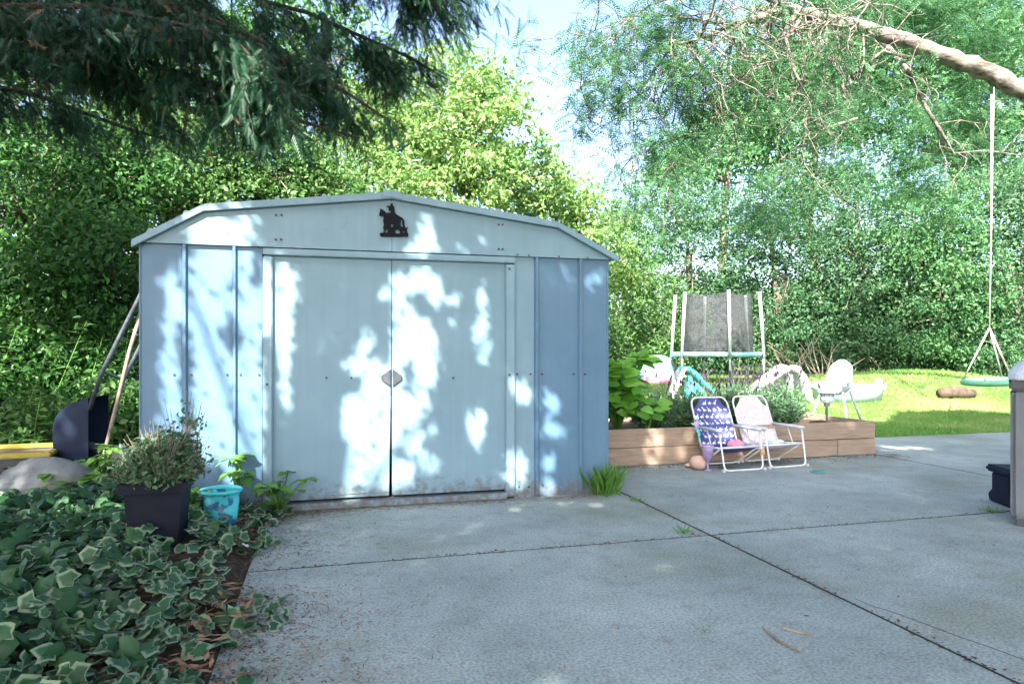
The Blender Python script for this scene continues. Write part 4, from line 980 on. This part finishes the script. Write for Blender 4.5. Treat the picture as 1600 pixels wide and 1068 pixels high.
# needle litter, crumbs, twigs on the patio
def scatter(name, n, fx, m, L, w, label, z=.003):
    P = fx(n); A = rdir(len(P)); A[:, 2] *= .08; V, Fs = inst(np.array(NARROW_V) * [1, w, 1], NARROW_F, P, A, np.tile([0, 0, 1.0], (len(P), 1)) + rdir(len(P)) * .15, L * (.5 + rng.random(len(P))))
    V[:, 2] = np.maximum(V[:, 2], z); tag(link(name, np_mesh(name, V, Fs), m), label, 'litter', kind='stuff')
def fx(n):
    y = 1.6 + rng.random(n) * 2.9; x = np.array([edge_x(q) for q in y]) + np.abs(rng.normal(size=n)) * .32 - .05; k = rng.random(n) < .25
    x = np.where(k, -.4 + rng.random(n) * 2.2, x); y = np.where(k, 4.43 - np.abs(rng.normal(size=n)) * .06, y); return np.stack([x, y, np.full(n, .004)], 1)
scatter('needle_litter', 4200, fx, M_LITTER, .035, .35, 'brown dry needles and leaf crumbs scattered along the edge of the concrete')
def fx2(n):
    return np.stack([-.3 + 9 * rng.random(n), .8 + 5.4 * rng.random(n) ** .8, np.full(n, .004)], 1)
scatter('patio_crumbs', 420, fx2, M_LITTER, .022, 2.0, 'small dark leaf crumbs scattered over the concrete slabs')
def fx3(n):
    return np.stack([2.1 + 3.2 * rng.random(n), 5.40 - np.abs(rng.normal(size=n)) * .10, np.full(n, .004)], 1)
scatter('bed_spill', 900, fx3, M_SOIL, .02, 3.0, 'dark soil crumbs spilled along the foot of the raised bed')
def fx6(n):
    k = rng.random(n) < .5; t = rng.random(n); j = rng.normal(size=n) * .012
    return np.stack([np.where(k, np.where(rng.random(n) < .7, 2.01, 5.1) + j, -.3 + 8 * t), np.where(k, .9 + 5.4 * t, 3.3 + j), np.full(n, .003)], 1)
scatter('joint_crumbs', 1500, fx6, M_SOIL, .014, 3.0, 'dark grit and leaf bits gathered along the slab joints')
def fx5(n):
    y = 1.5 + rng.random(n) * 2.95; x = np.array([edge_x(q) for q in y]) + np.abs(rng.normal(size=n)) * .16 - .06; return np.stack([np.maximum(x, -.36), y, np.full(n, .004)], 1)
scatter('edge_soil', 3200, fx5, M_SOIL, .012, 2.5, 'dark soil crumbs washed from the ivy bed onto the concrete edge')
def fx4(n):
    y = 1.5 + rng.random(n) * 2.9; return np.stack([np.array([edge_x(q) for q in y]) - .75 * rng.random(n), y, np.full(n, .07)], 1)
scatter('bed_litter', 1600, fx4, M_LITTER, .05, 1.6, 'brown dead leaves lying on the soil between the ivy', .05)
for lb, pts in (('thin dark curved twig lying on the concrete', [(1192, 979), (1215, 1000), (1251, 1018)]), ('short straight brown twig lying on the concrete', [(1222, 980), (1245, 986), (1272, 991)]), ('small brown twig at the edge of the ivy', [(405, 985), (425, 968), (428, 945)])):
    q = [G(*a, .006) for a in pts]; b0 = q[0].copy(); o = MB().tube(q, [.004, .005, .003], 5).build('twig', M_TWIG, None, b0); o.location = b0; tag(o, lb, 'twig')
# hairline crack across the front slab as a thin recess-dark seam of grit
def grass_tuft(name, label, c, n, h, r, cat='grass', m=None, spread=.5, grp=None):
    c = np.asarray(c, float); A = rdir(n) * spread; A[:, 2] = 1; P = rng.normal(size=(n, 3)) * r * .4; P[:, 2] = 0
    V, Fs = inst(np.array([(0, -.02, 0), (0, .02, 0), (.55, .016, .03), (1, 0, -.10)]), [(0, 1, 2, 3)], P, A, rdir(n), h * (.5 + .7 * rng.random(n)))
    V[:, 2] = np.maximum(V[:, 2], 0); o = link(name, np_mesh(name, V, Fs), m or M_WEED); o.location = tuple(c); return tag(o, label, cat, grp)
p = G(945, 770); grass_tuft('grass_tuft', 'long grass tuft growing at the right foot of the shed', (p[0], p[1], 0), 160, .22, .12, spread=.75)
for lb, px, py, n, h in (('small weed in the slab joint beside the grass tuft', 996, 783, 40, .05), ('small weed at the crossing of two slab joints', 1070, 833, 40, .06), ('low green weed in the joint before the waste bin', 1550, 800, 60, .05), ('tiny sprig growing on the front slab', 1105, 983, 18, .04)):
    p = G(px, py); grass_tuft('joint_weed', lb, (p[0], p[1], -.005), n, h, .06, 'weed', None, 1.3)
# ------------------------------------------------------------------ lawn grass
def lawn(n, x0, x1, y0, y1, h):
    X = x0 + (x1 - x0) * rng.random(n); Y = y0 + (y1 - y0) * rng.random(n); lat = X * CY_ - Y * SY_; dd = X * SY_ + Y * CY_
    k = (np.abs(lat / dd) < .8) & (~((X > PAT_X[0]) & (X < PAT_X[-1]) & (Y < PAT_Y[-1] - .01))) & (~((X < XPB + .02) & (Y < YPB + .02))) & (X > 2.05)
    X, Y = X[k], Y[k]; P = np.stack([X, Y, gz(X, Y) - .005], 1); n = len(P); A = rdir(n) * .9; A[:, 2] = .8
    return inst(np.array([(0, -.09, 0), (0, .09, 0), (1, 0, -.12)]), [(0, 1, 2)], P, A, rdir(n), h * (.6 + .8 * rng.random(n)))
V1, F1 = lawn(150000, 2, 13, 6.4, 10, .05); V2, F2 = lawn(150000, 2, 24, 9, 22, .075)
tag(link('lawn_grass', np_mesh('lawn_grass', np.concatenate([V1, V2]), np.concatenate([F1, F2 + len(V1)])), M_GRASS), 'mown green lawn grass rising to a low sunlit mound', 'grass', kind='stuff')
# ================================================================== TREES
def lobe(px, py, d, rpx, rpy, rd=None):
    c = W(px, py, d); return (c, (rpx / F * d, rd if rd else (rpx / F * d) * .9, rpy / F * d))
def gbase(px, d):
    p = lw((px - CX) / F * d, d, 0); p[2] = float(gz(p[0], p[1])); return p
# left woodland
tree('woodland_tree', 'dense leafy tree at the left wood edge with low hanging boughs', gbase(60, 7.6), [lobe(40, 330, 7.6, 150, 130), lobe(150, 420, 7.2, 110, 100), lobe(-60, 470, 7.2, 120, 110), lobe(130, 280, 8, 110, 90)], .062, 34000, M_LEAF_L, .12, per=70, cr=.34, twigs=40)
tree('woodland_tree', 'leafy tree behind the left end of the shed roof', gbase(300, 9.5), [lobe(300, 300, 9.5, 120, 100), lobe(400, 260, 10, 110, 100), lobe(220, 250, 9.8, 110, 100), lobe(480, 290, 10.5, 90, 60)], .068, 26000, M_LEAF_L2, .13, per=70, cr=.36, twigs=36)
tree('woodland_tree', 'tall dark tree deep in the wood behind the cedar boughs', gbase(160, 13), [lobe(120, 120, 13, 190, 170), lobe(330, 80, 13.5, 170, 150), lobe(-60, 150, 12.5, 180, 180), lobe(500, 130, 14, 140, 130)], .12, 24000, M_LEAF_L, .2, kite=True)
for lb, px, py, d, rx, ry, n in (('leafy shrub low at the wood edge beside the yellow trough', 20, 600, 6.5, 110, 90, 6500), ('leafy shrub crowding the left side wall of the shed', 170, 590, 7.0, 90, 100, 6500), ('dark understorey bush behind the wheelbarrow', 110, 500, 7.6, 120, 90, 6500), ('low ferny bush between the boulder and the wood', 60, 670, 6.0, 100, 45, 4500), ('low sunlit bush along the shed side wall', 195, 660, 6.2, 60, 60, 3500)):
    tree('woodland_shrub', lb, gbase(px, d), [lobe(px, py, d, rx, ry)], .058, int(n * 1.1), M_LEAF_L if n > 5000 else M_LEAF_L2, .03, per=50, cr=.26, twigs=24, cat='shrub')
# bright trees behind the shed
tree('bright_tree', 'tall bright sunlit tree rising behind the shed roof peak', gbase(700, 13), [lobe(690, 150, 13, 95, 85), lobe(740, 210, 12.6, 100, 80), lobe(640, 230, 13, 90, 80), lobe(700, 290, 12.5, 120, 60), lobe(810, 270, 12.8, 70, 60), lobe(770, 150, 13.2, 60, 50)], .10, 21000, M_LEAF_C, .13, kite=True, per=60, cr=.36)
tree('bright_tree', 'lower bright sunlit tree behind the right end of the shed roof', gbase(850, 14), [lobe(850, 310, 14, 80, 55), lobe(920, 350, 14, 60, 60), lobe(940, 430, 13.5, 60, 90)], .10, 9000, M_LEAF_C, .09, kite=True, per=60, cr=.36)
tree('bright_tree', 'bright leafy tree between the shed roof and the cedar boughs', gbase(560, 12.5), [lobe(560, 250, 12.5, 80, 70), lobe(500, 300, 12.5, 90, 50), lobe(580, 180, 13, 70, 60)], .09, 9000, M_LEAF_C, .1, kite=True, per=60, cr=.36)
# hedge along the lawn
for lb, px, d, lbs, n, m in (
    ('pale leafy hedge bush behind the blue play tent', 985, 18.5, [(985, 470, 70, 90), (960, 400, 60, 80)], 8000, M_LEAF_L2),
    ('dense dark hedge tree directly behind the trampoline', 1100, 20.6, [(1080, 400, 90, 110), (1130, 480, 80, 90), (1050, 330, 80, 60)], 15000, M_LEAF_R),
    ('dense hedge tree behind the white slide', 1230, 19.5, [(1230, 430, 100, 120), (1200, 340, 90, 80), (1280, 500, 80, 70)], 16000, M_LEAF_R),
    ('leafy hedge tree behind the high chair', 1350, 19, [(1350, 420, 90, 110), (1400, 490, 80, 80), (1330, 330, 90, 80)], 16000, M_LEAF_R),
    ('sunlit hedge tree behind the mown mound', 1470, 18.5, [(1470, 450, 90, 120), (1440, 360, 90, 90), (1500, 530, 70, 50)], 16000, M_LEAF_R2),
    ('leafy hedge tree behind the saucer swing', 1580, 18, [(1580, 420, 90, 150), (1620, 330, 90, 100), (1560, 520, 70, 60)], 16000, M_LEAF_R)):
    tree('hedge_tree', lb, gbase(px, d), [lobe(a_, b_, d + rng.normal() * .5, c_, e_, 1.4) for a_, b_, c_, e_ in lbs + [(px, 545, 95, 50), (px + 50, 500, 60, 70)]], .095, int(n * 2.0), m, .13, kite=True, per=64, cr=.42, group='trees of the hedge along the lawn')
# tall trees behind the hedge
for lb, px, d, lbs, n in (
    ('tall airy tree above the trampoline hedge with sky showing through', 1130, 24, [(1120, 230, 90, 70), (1180, 150, 90, 80), (1060, 260, 50, 40)], 7500),
    ('tall full tree above the hedge behind the white slide', 1280, 24, [(1280, 220, 110, 110), (1240, 100, 110, 100), (1340, 120, 110, 110), (1300, 10, 120, 90)], 19000),
    ('tall full tree above the hedge behind the swing', 1480, 23, [(1470, 200, 120, 120), (1560, 150, 120, 130), (1440, 60, 120, 100), (1570, 20, 130, 100), (1620, 250, 100, 100)], 22000)):
    tree('tall_tree', lb, gbase(px, d), [lobe(a_, b_, d, c_, e_, 2.0) for a_, b_, c_, e_ in lbs], .155, int(n * 1.6), M_LEAF_R2, .22, kite=True, per=60, cr=.6)
# far woods closing the gaps low down
V_ = []; F_ = []; off = 0
for k in range(60):
    px = -150 + 1900 * k / 59; d = 27 + 6 * rng.random()
    c = lw((px - CX) / F * d, d, 2.0 + 1.0 * rng.random()); P, _ = clumped(c, (1.4, 1.4, 2.4), 420, 20, .6); v, f = leaves(P, .24, tv=KITE_V, tf=KITE_F); V_.append(v); F_.append(f + off); off += len(v)
tag(link('far_woods', np_mesh('far_woods', np.concatenate(V_), np.concatenate(F_)), M_FAR), 'mass of distant green woodland beyond the gardens', 'woods', kind='stuff')

# ------------------------------------------------------------------ cedar with drooping boughs, upper left
cb = gbase(-330, 4.9); cd = thing('cedar_tree', 'dark green cedar with drooping feathery boughs reaching over the shed', 'tree', cb)
MB().tube([cb + [0, 0, -.1], cb + [.05, 0, 2], cb + [0, .05, 5], cb + [.05, 0, 9]], [.24, .2, .15, .06], 10).build('trunk', M_BARK, cd, cb, True)
boughs = [[(-330, -40), (-100, 20), (120, 60), (330, 130), (470, 190), (560, 270)], [(-330, -160), (0, -80), (250, -40), (480, 20), (640, 90), (700, 190)], [(-330, 60), (-120, 110), (60, 150), (210, 205), (300, 262)],
          [(-330, -220), (100, -170), (420, -120), (620, -60), (735, 10)], [(-330, -10), (-60, 10), (150, 10), (330, 50), (420, 90)], [(-330, -300), (0, -230), (300, -200), (560, -130), (700, -70)], [(-200, -80), (40, -10), (190, 100), (250, 170), (270, 250)], [(-100, -40), (200, -20), (400, 60), (520, 130), (610, 190)]]
bm_ = MB(); PS = []; AS = []; NS = []; SS = []
for bi, bgh in enumerate(boughs):
    dds = np.linspace(4.9, 4.75 + .5 * rng.random(), len(bgh)) + .25 * rng.normal()
    path = [W(x, min(y, np.interp(x, [-400, 0, 200, 380, 500, 620, 700, 760], [260, 225, 240, 262, 255, 225, 150, 70]) - 25), d) for (x, y), d in zip(bgh, dds)]; bm_.tube(path, [.022 * (1 - i / len(path)) + .004 for i in range(len(path))], 6)
    for i in range(1, len(path)):
        for k in range(17):
            t = rng.random(); a_ = path[i - 1] * (1 - t) + path[i] * t
            dr = norm(norm(path[i] - path[i - 1]) * .7 + np.array([rng.normal() * .5, rng.normal() * .7, -.35 - .55 * rng.random()])); L = .25 + .4 * rng.random()
            b_ = a_ + dr * L + [0, 0, -.12 * L]; m_ = (a_ + b_) / 2 + [0, 0, .06 * L]
            bx_ = CX + F * (b_[0] * CY_ - b_[1] * SY_) / dep(b_); by_ = HY - F * (b_[2] - EYE) / dep(b_)
            if by_ > np.interp(bx_, [-400, 0, 200, 380, 500, 620, 700, 760], [260, 225, 240, 262, 255, 225, 130, 40]) - 12: continue
            bm_.tube([a_, m_, b_], [.006, .004, .002], 4, False)
            ns = int(30 + 62 * L)
            for _ in range(ns):
                s = .15 + .9 * rng.random(); q = a_ + (b_ - a_) * s + rng.normal(size=3) * .05; PS.append(q); AS.append(dr * .8 + rng.normal(size=3) * .55 + np.array([0, 0, -.55])); NS.append(rng.normal(size=3) + [0, -.3, .5]); SS.append(.07 + .09 * rng.random())
bm_.build('boughs', M_CBARK, cd, cb, True)
PS, AS, NS, SS = map(np.array, (PS, AS, NS, SS)); 
qx, qy = CX + F * (PS[:, 0] * CY_ - PS[:, 1] * SY_) / (PS[:, 0] * SY_ + PS[:, 1] * CY_), HY - F * (PS[:, 2] - EYE) / (PS[:, 0] * SY_ + PS[:, 1] * CY_)
kk = qy < np.interp(qx, [-400, 0, 200, 380, 500, 620, 700, 760], [260, 225, 240, 262, 255, 225, 130, 40]) + 18 * rng.normal(size=len(qx)).clip(-1, 1); PS, AS, NS, SS = PS[kk], AS[kk], NS[kk], SS[kk]
dead = rng.random(len(PS)) < .012
for nm, k, m in (('sprays', ~dead, M_CEDAR), ('dead_sprays', dead, M_CEDARBR)):
    V, Fs = inst(CED_V, CED_F, PS[k], AS[k], NS[k], SS[k]); foliage_part(nm, V, Fs, m, cd, cb)
for pts in ([(140, 10), (170, 60), (212, 100)], [(40, 130), (80, 118), (125, 100)], [(50, 178), (70, 215), (88, 243)], [(340, 15), (350, 45), (364, 70)], [(235, 150), (240, 190), (245, 205)], [(260, 230), (245, 240), (228, 247)], [(440, 195), (490, 220), (525, 248)]):
    MB().tube([q + rng.normal(size=3) * .012 for q in np.array([[np.interp(t, range(len(pts)), [W(x, y, 4.75)[c] for x, y in pts]) for c in range(3)] for t in np.linspace(0, len(pts) - 1, 9)])], [.005 - .0004 * i for i in range(9)], 5).build('bare_twig', M_CBARK, cd, cb, True)

# ------------------------------------------------------------------ honey locust at the right
lb_ = gbase(1900, 10); lo = thing('locust_tree', 'honey locust with a thick bare limb and fine feathery leaves over the lawn', 'tree', lb_)
mb = MB(); limb = [W(1900, 330, 10), W(1720, 195, 10), W(1600, 142, 10), W(1545, 112, 10), W(1460, 82, 9.9), W(1385, 55, 9.8), W(1300, 32, 9.7), W(1240, 16, 9.6), W(1160, 34, 9.4), W(1100, 58, 9.2), W(1010, 84, 9.0)]
mb.tube([lb_ + [0, 0, -.1], lb_ + [0, 0, 1.5], limb[0], limb[0] + [.1, 0, 1.5], limb[0] + [.0, 0, 4]], [.34, .29, .26, .2, .1], 12)
lr = np.array([.20, .16, .14, .128, .115, .10, .085, .068, .04, .026, .012]); ts_ = np.linspace(0, 10, 61); lf = np.array([[np.interp(t, range(11), [q[c] for q in limb]) for c in range(3)] for t in ts_]) + rng.normal(size=(61, 3)) * .012
mb.tube(list(lf), list(np.interp(ts_, range(11), lr) * (1 + .05 * rng.normal(size=61))), 14); mb.build('trunk', M_BARKP, lo, lb_, True)
tw = MB(); tips = []
def poly_tw(pts, d, r0):
    q = [W(x, y, d + .1 * rng.normal()) for x, y in pts]; tw.tube(q, [r0 * (1 - .8 * i / (len(q) - 1)) for i in range(len(q))], 6); return q
segs = [poly_tw([(1245, 20), (1215, 70), (1180, 105), (1130, 135), (1095, 160), (1085, 185)], 9.5, .035), poly_tw([(1255, 25), (1228, 60), (1240, 110), (1262, 150), (1258, 210), (1250, 260)], 9.4, .03), poly_tw([(1230, 40), (1235, 110), (1236, 170)], 9.5, .018),
        poly_tw([(1380, 65), (1415, 105), (1445, 165), (1470, 205), (1490, 240), (1540, 235), (1610, 245)], 10.4, .04), poly_tw([(1420, 90), (1380, 80), (1340, 110), (1300, 103)], 10.2, .03), poly_tw([(1340, 185), (1290, 200), (1250, 225), (1200, 265)], 9.8, .025),
        poly_tw([(1300, 35), (1330, 130), (1290, 150), (1300, 190)], 10, .02), poly_tw([(1150, 40), (1090, 30), (1000, 20), (900, 60)], 9.2, .02), poly_tw([(1160, 35), (1060, 110), (980, 160), (900, 190)], 9.2, .022), poly_tw([(1180, 105), (1100, 200), (1000, 240), (960, 260)], 9.3, .018),
        poly_tw([(1045, 0), (1048, 80), (1046, 200), (1044, 300)], 9.0, .008), poly_tw([(1240, 16), (1130, -30), (1000, -40), (900, -10)], 9.4, .03), poly_tw([(1130, -30), (1010, 10), (930, 80), (870, 130)], 9.2, .018)]
def sub(a_, dr, L, r, lev):
    pth = [a_]; d_ = dr.copy(); n = 5
    for i in range(n): d_ = norm(d_ + rng.normal(size=3) * .32 + np.array([0, 0, -.08])); pth.append(pth[-1] + d_ * L / n)
    tw.tube(pth, [r * (1 - .17 * i) + .001 for i in range(n + 1)], 4, False)
    if lev > 0:
        for k in range(3): sub(pth[2 + k], norm(d_ + rng.normal(size=3) * .8), L * .6, r * .55, lev - 1)
    else: tips.extend(pth[2:])
for si, sg in enumerate(segs):
    for i in range(1, len(sg)):
        for k in range(2 + (si >= 7)):
            t = rng.random(); a_ = sg[i - 1] * (1 - t) + sg[i] * t; sub(a_, norm(norm(sg[i] - sg[i - 1]) * .6 + rng.normal(size=3) * .7 + [0, 0, -.25]), .6 + .5 * rng.random(), .009, 1)
for i in range(6, len(limb)):
    for k in range(15): t = rng.random(); sub(limb[i - 1] * (1 - t) + limb[i] * t, norm(rng.normal(size=3) * .7 + [-.4, 0, -.5]), .8 + .6 * rng.random(), .016, 1)
tw.build('twigs', M_BARKP, lo, lb_, True)
tips = np.array(tips); pxs = CX + F * (tips[:, 0] * CY_ - tips[:, 1] * SY_) / (tips[:, 0] * SY_ + tips[:, 1] * CY_); keep = rng.random(len(tips)) < np.where(pxs < 1100, .8, .22); tips = tips[keep]
k = np.repeat(np.arange(len(tips)), 5); P = tips[k] + rng.normal(size=(len(k), 3)) * .10
A = rdir(len(k)); A[:, 2] = A[:, 2] * .5 - .3; V, Fs = inst(LOC_V, LOC_F, P, A, rdir(len(k)) * .6 + [0, 0, 1], .16 + .10 * rng.random(len(k)))
ups = []
for px, py, d, rx, ry, n in ((1000, 60, 9.6, 110, 60, 220), (930, 150, 9.4, 60, 60, 120), (1080, 150, 9.8, 90, 70, 140), (1010, 230, 9.6, 60, 40, 80), (1430, 10, 11.5, 190, 70, 1300), (1560, 60, 11.5, 120, 80, 900), (1500, 200, 12, 130, 70, 900), (1330, 170, 12, 110, 80, 600), (1200, 330, 12, 110, 70, 500), (1420, 290, 12, 120, 60, 500)):
    c, r = lobe(px, py, d, rx, ry, .9); q, _ = clumped(c, r, n, 20, .35, .9); ups.append(q)
Q = np.concatenate(ups); A2 = rdir(len(Q)); A2[:, 2] = A2[:, 2] * .5 - .25; V2, F2 = inst(LOC_V, LOC_F, Q, A2, rdir(len(Q)) * .6 + [0, 0, 1], .20 + .12 * rng.random(len(Q)))
foliage_part('crown', np.concatenate([V, V2]), np.concatenate([Fs, F2 + len(V)]), M_LOCUST, lo, lb_)

# ------------------------------------------------------------------ unseen trees added behind the viewpoint, leaf gaps shaped to dapple shed and patio
LIT = [(330, 352, 26, 20), (375, 350, 22, 24), (395, 338, 14, 9), (272, 440, 12, 34), (270, 500, 13, 34), (268, 560, 14, 40), (268, 630, 17, 50), (328, 415, 28, 40), (325, 470, 28, 35), (318, 530, 16, 30), (335, 590, 24, 60), (330, 660, 25, 45), (385, 405, 14, 24), (390, 470, 18, 28), (396, 535, 15, 40), (385, 610, 28, 60), (385, 690, 28, 55), (380, 745, 22, 25),
       (417, 455, 6, 55), (447, 440, 16, 38), (445, 500, 15, 42), (447, 560, 11, 36), (449, 612, 7, 22), (600, 452, 9, 10), (560, 560, 20, 14), (575, 530, 12, 20), (545, 635, 12, 24), (580, 640, 26, 40), (570, 700, 36, 50), (575, 750, 36, 32), (590, 590, 14, 30), (650, 430, 32, 16), (682, 452, 9, 16), (630, 480, 14, 24), (650, 520, 28, 28), (622, 555, 12, 36), (668, 545, 16, 30), (668, 578, 16, 16), (640, 628, 28, 22), (642, 665, 18, 28), (628, 745, 18, 30), (672, 715, 14, 18), (682, 666, 7, 10),
       (711, 462, 10, 12), (712, 500, 8, 10), (757, 460, 9, 26), (757, 510, 12, 30), (755, 545, 11, 16), (746, 650, 14, 20), (748, 680, 9, 14), (860, 428, 20, 20), (882, 452, 16, 26), (842, 420, 8, 18), (817, 605, 15, 18), (862, 620, 16, 14), (876, 658, 18, 17), (808, 728, 16, 26), (860, 712, 11, 15), (858, 756, 13, 14), (922, 450, 9, 16), (936, 420, 13, 13), (930, 595, 10, 10), (915, 690, 8, 20), (936, 745, 9, 18), (845, 665, 9, 12), (890, 540, 8, 10), (840, 500, 8, 9),
       (670, 370, 13, 26), (725, 382, 11, 9), (756, 372, 7, 9), (650, 390, 30, 8)]
GLIT = [(742, 821, 24, 9), (850, 1045, 24, 20), (922, 968, 12, 18), (505, 797, 28, 8), (815, 790, 16, 8)]
PLIT = [(985, 690, 22, 14), (1018, 716, 18, 14), (1076, 712, 14, 15), (1000, 716, 14, 10)]
def topx(P):
    lat = P[:, 0] * CY_ - P[:, 1] * SY_; d = P[:, 0] * SY_ + P[:, 1] * CY_; return CX + F * lat / d, HY - F * (P[:, 2] - EYE) / d
def inlit(P, lst, g=1.0):
    x, y = topx(P); m = np.zeros(len(P), bool)
    for cx_, cy_, rx, ry in lst: m |= ((x - cx_) / (rx * g)) ** 2 + ((y - cy_) / (ry * g)) ** 2 < 1
    return m
n = 78000
T = np.stack([-1.5 + 3.65 * rng.random(n), np.full(n, YF), -.15 + 2.35 * rng.random(n)], 1)
k = ~(inlit(T, LIT, 1.45) & (rng.random(n) < .982)); T = T[k]
n = 40000
T2 = np.array([W(-150 + 790 * a_, -160 + 430 * b_, 4.6 + 1.0 * c_) for a_, b_, c_ in rng.random((n, 3))])  # extra crown leaves put in the sun path to darken the cedar boughs
c2_ = np.sin(T2[:, 0] * 3.1 + T2[:, 2] * 1.3) * np.sin(T2[:, 2] * 3.9 + 1) + .5 * np.sin(T2[:, 0] * 7.3); T2 = T2[(c2_ > -.35) & (T2[:, 2] > 1.7)]
hit = T2 + S * ((YF - T2[:, 1]) / S[1])[:, None]; T2 = T2[~((hit[:, 0] > -1.3) & (hit[:, 0] < 2.1) & (hit[:, 2] < 2.25) & (T2[:, 1] < YF))]
hit = T2 + S * ((YF - T2[:, 1]) / S[1])[:, None]; T2 = T2[~((hit[:, 0] > -1.3) & (hit[:, 0] < 2.1) & (hit[:, 2] < 2.2))]
PC = T2 - S * (4.0 + 3.0 * rng.random(len(T2)))[:, None]
PA = T - S * (4.1 + 1.6 * rng.random(len(T)))[:, None]
n = 170000
X = -5.5 + 18 * rng.random(n); Y = -1.2 + 10.2 * rng.random(n); Gp = np.stack([X, Y, np.zeros(n)], 1)
yed = np.where(X < -1.1, 7.5, np.interp(X, [-1.1, 1.9, 2.2, 5.8, 6.8, 9.5, 12.5], [4.4, 4.4, 6.3, 6.4, 8.0, 8.8, 7.6])) + .25 * np.sin(X * 2.3)
cl_ = np.sin(X * 2.9 + 1) * np.sin(Y * 3.7) + .6 * np.sin(X * 6.1 + Y * 4.3)
pr = np.where((X < -1.1) & (Y > 4.2), np.where(cl_ > -.1, .8, .05), 1.0)
pr = np.where((X > 2.2) & (X < 6.2) & (Y > 5.6), np.where(cl_ > .0, .9, .15), pr)
keep = (Y < yed) & (rng.random(n) < pr); Gp = Gp[keep]
keep = ~(inlit(np.maximum(Gp, [-99, .4, -99]), GLIT, 1.25) & (rng.random(len(Gp)) < .93))
tt_ = (YP - Gp[:, 1]) / S[1]; Pp = Gp + S * tt_[:, None]; onp = (tt_ < 0) & (Pp[:, 2] < .45) & (Pp[:, 0] > 2); keep &= ~(onp & inlit(np.where(onp[:, None], Pp, [0, 1, 0]), PLIT, 1.3))
Gp = Gp[keep]; PB = Gp - S * ((5.3 + 3.2 * rng.random(len(Gp))) / -S[2])[:, None]
big = np.concatenate([np.full(len(PA), .052), np.full(len(PB), .175), np.full(len(PC), .13)]); PP = np.concatenate([PA, PB, PC])
for nm, lbl, bx, by, sel in (('shade_tree', 'unseen leafy tree behind the left of the patio with crown shaped to cast shade and dapples', -4.6, -3.2, PP[:, 0] < 1.0), ('shade_tree', 'unseen leafy tree behind the right of the patio with crown shaped to cast shade and dapples', 5.6, -4.5, PP[:, 0] >= 1.0)):
    base = np.array([bx, by, -.05]); t = thing(nm, lbl, 'tree', base); Q = PP[sel]; sz = big[sel] * (1 + .25 * rng.normal(size=len(Q))).clip(.5, 1.5)
    V, Fs = inst(KITE_V, KITE_F, Q - sz[:, None] * .3, rdir(len(Q)), rdir(len(Q)) - S * 1.0, sz); foliage_part('crown', V, Fs, M_LEAF_S, t, base)
    mb = MB(); top_ = base + [1.0 if bx < 0 else -.5, .8, 7.5]; tp = limb_path(base, top_, 8, .04); mb.tube(tp, [.3 - .03 * i for i in range(8)], 10)
    far = Q[(Q[:, 2] > 5.5)]
    for q in far[rng.choice(len(far), 26, replace=False)]: s0 = tp[4 + int(rng.integers(0, 3))]; mb.tube(limb_path(s0, q, 6, .06), [.03 - .005 * i for i in range(6)], 5)
    mb.build('trunk', M_BARK, t, base, True)
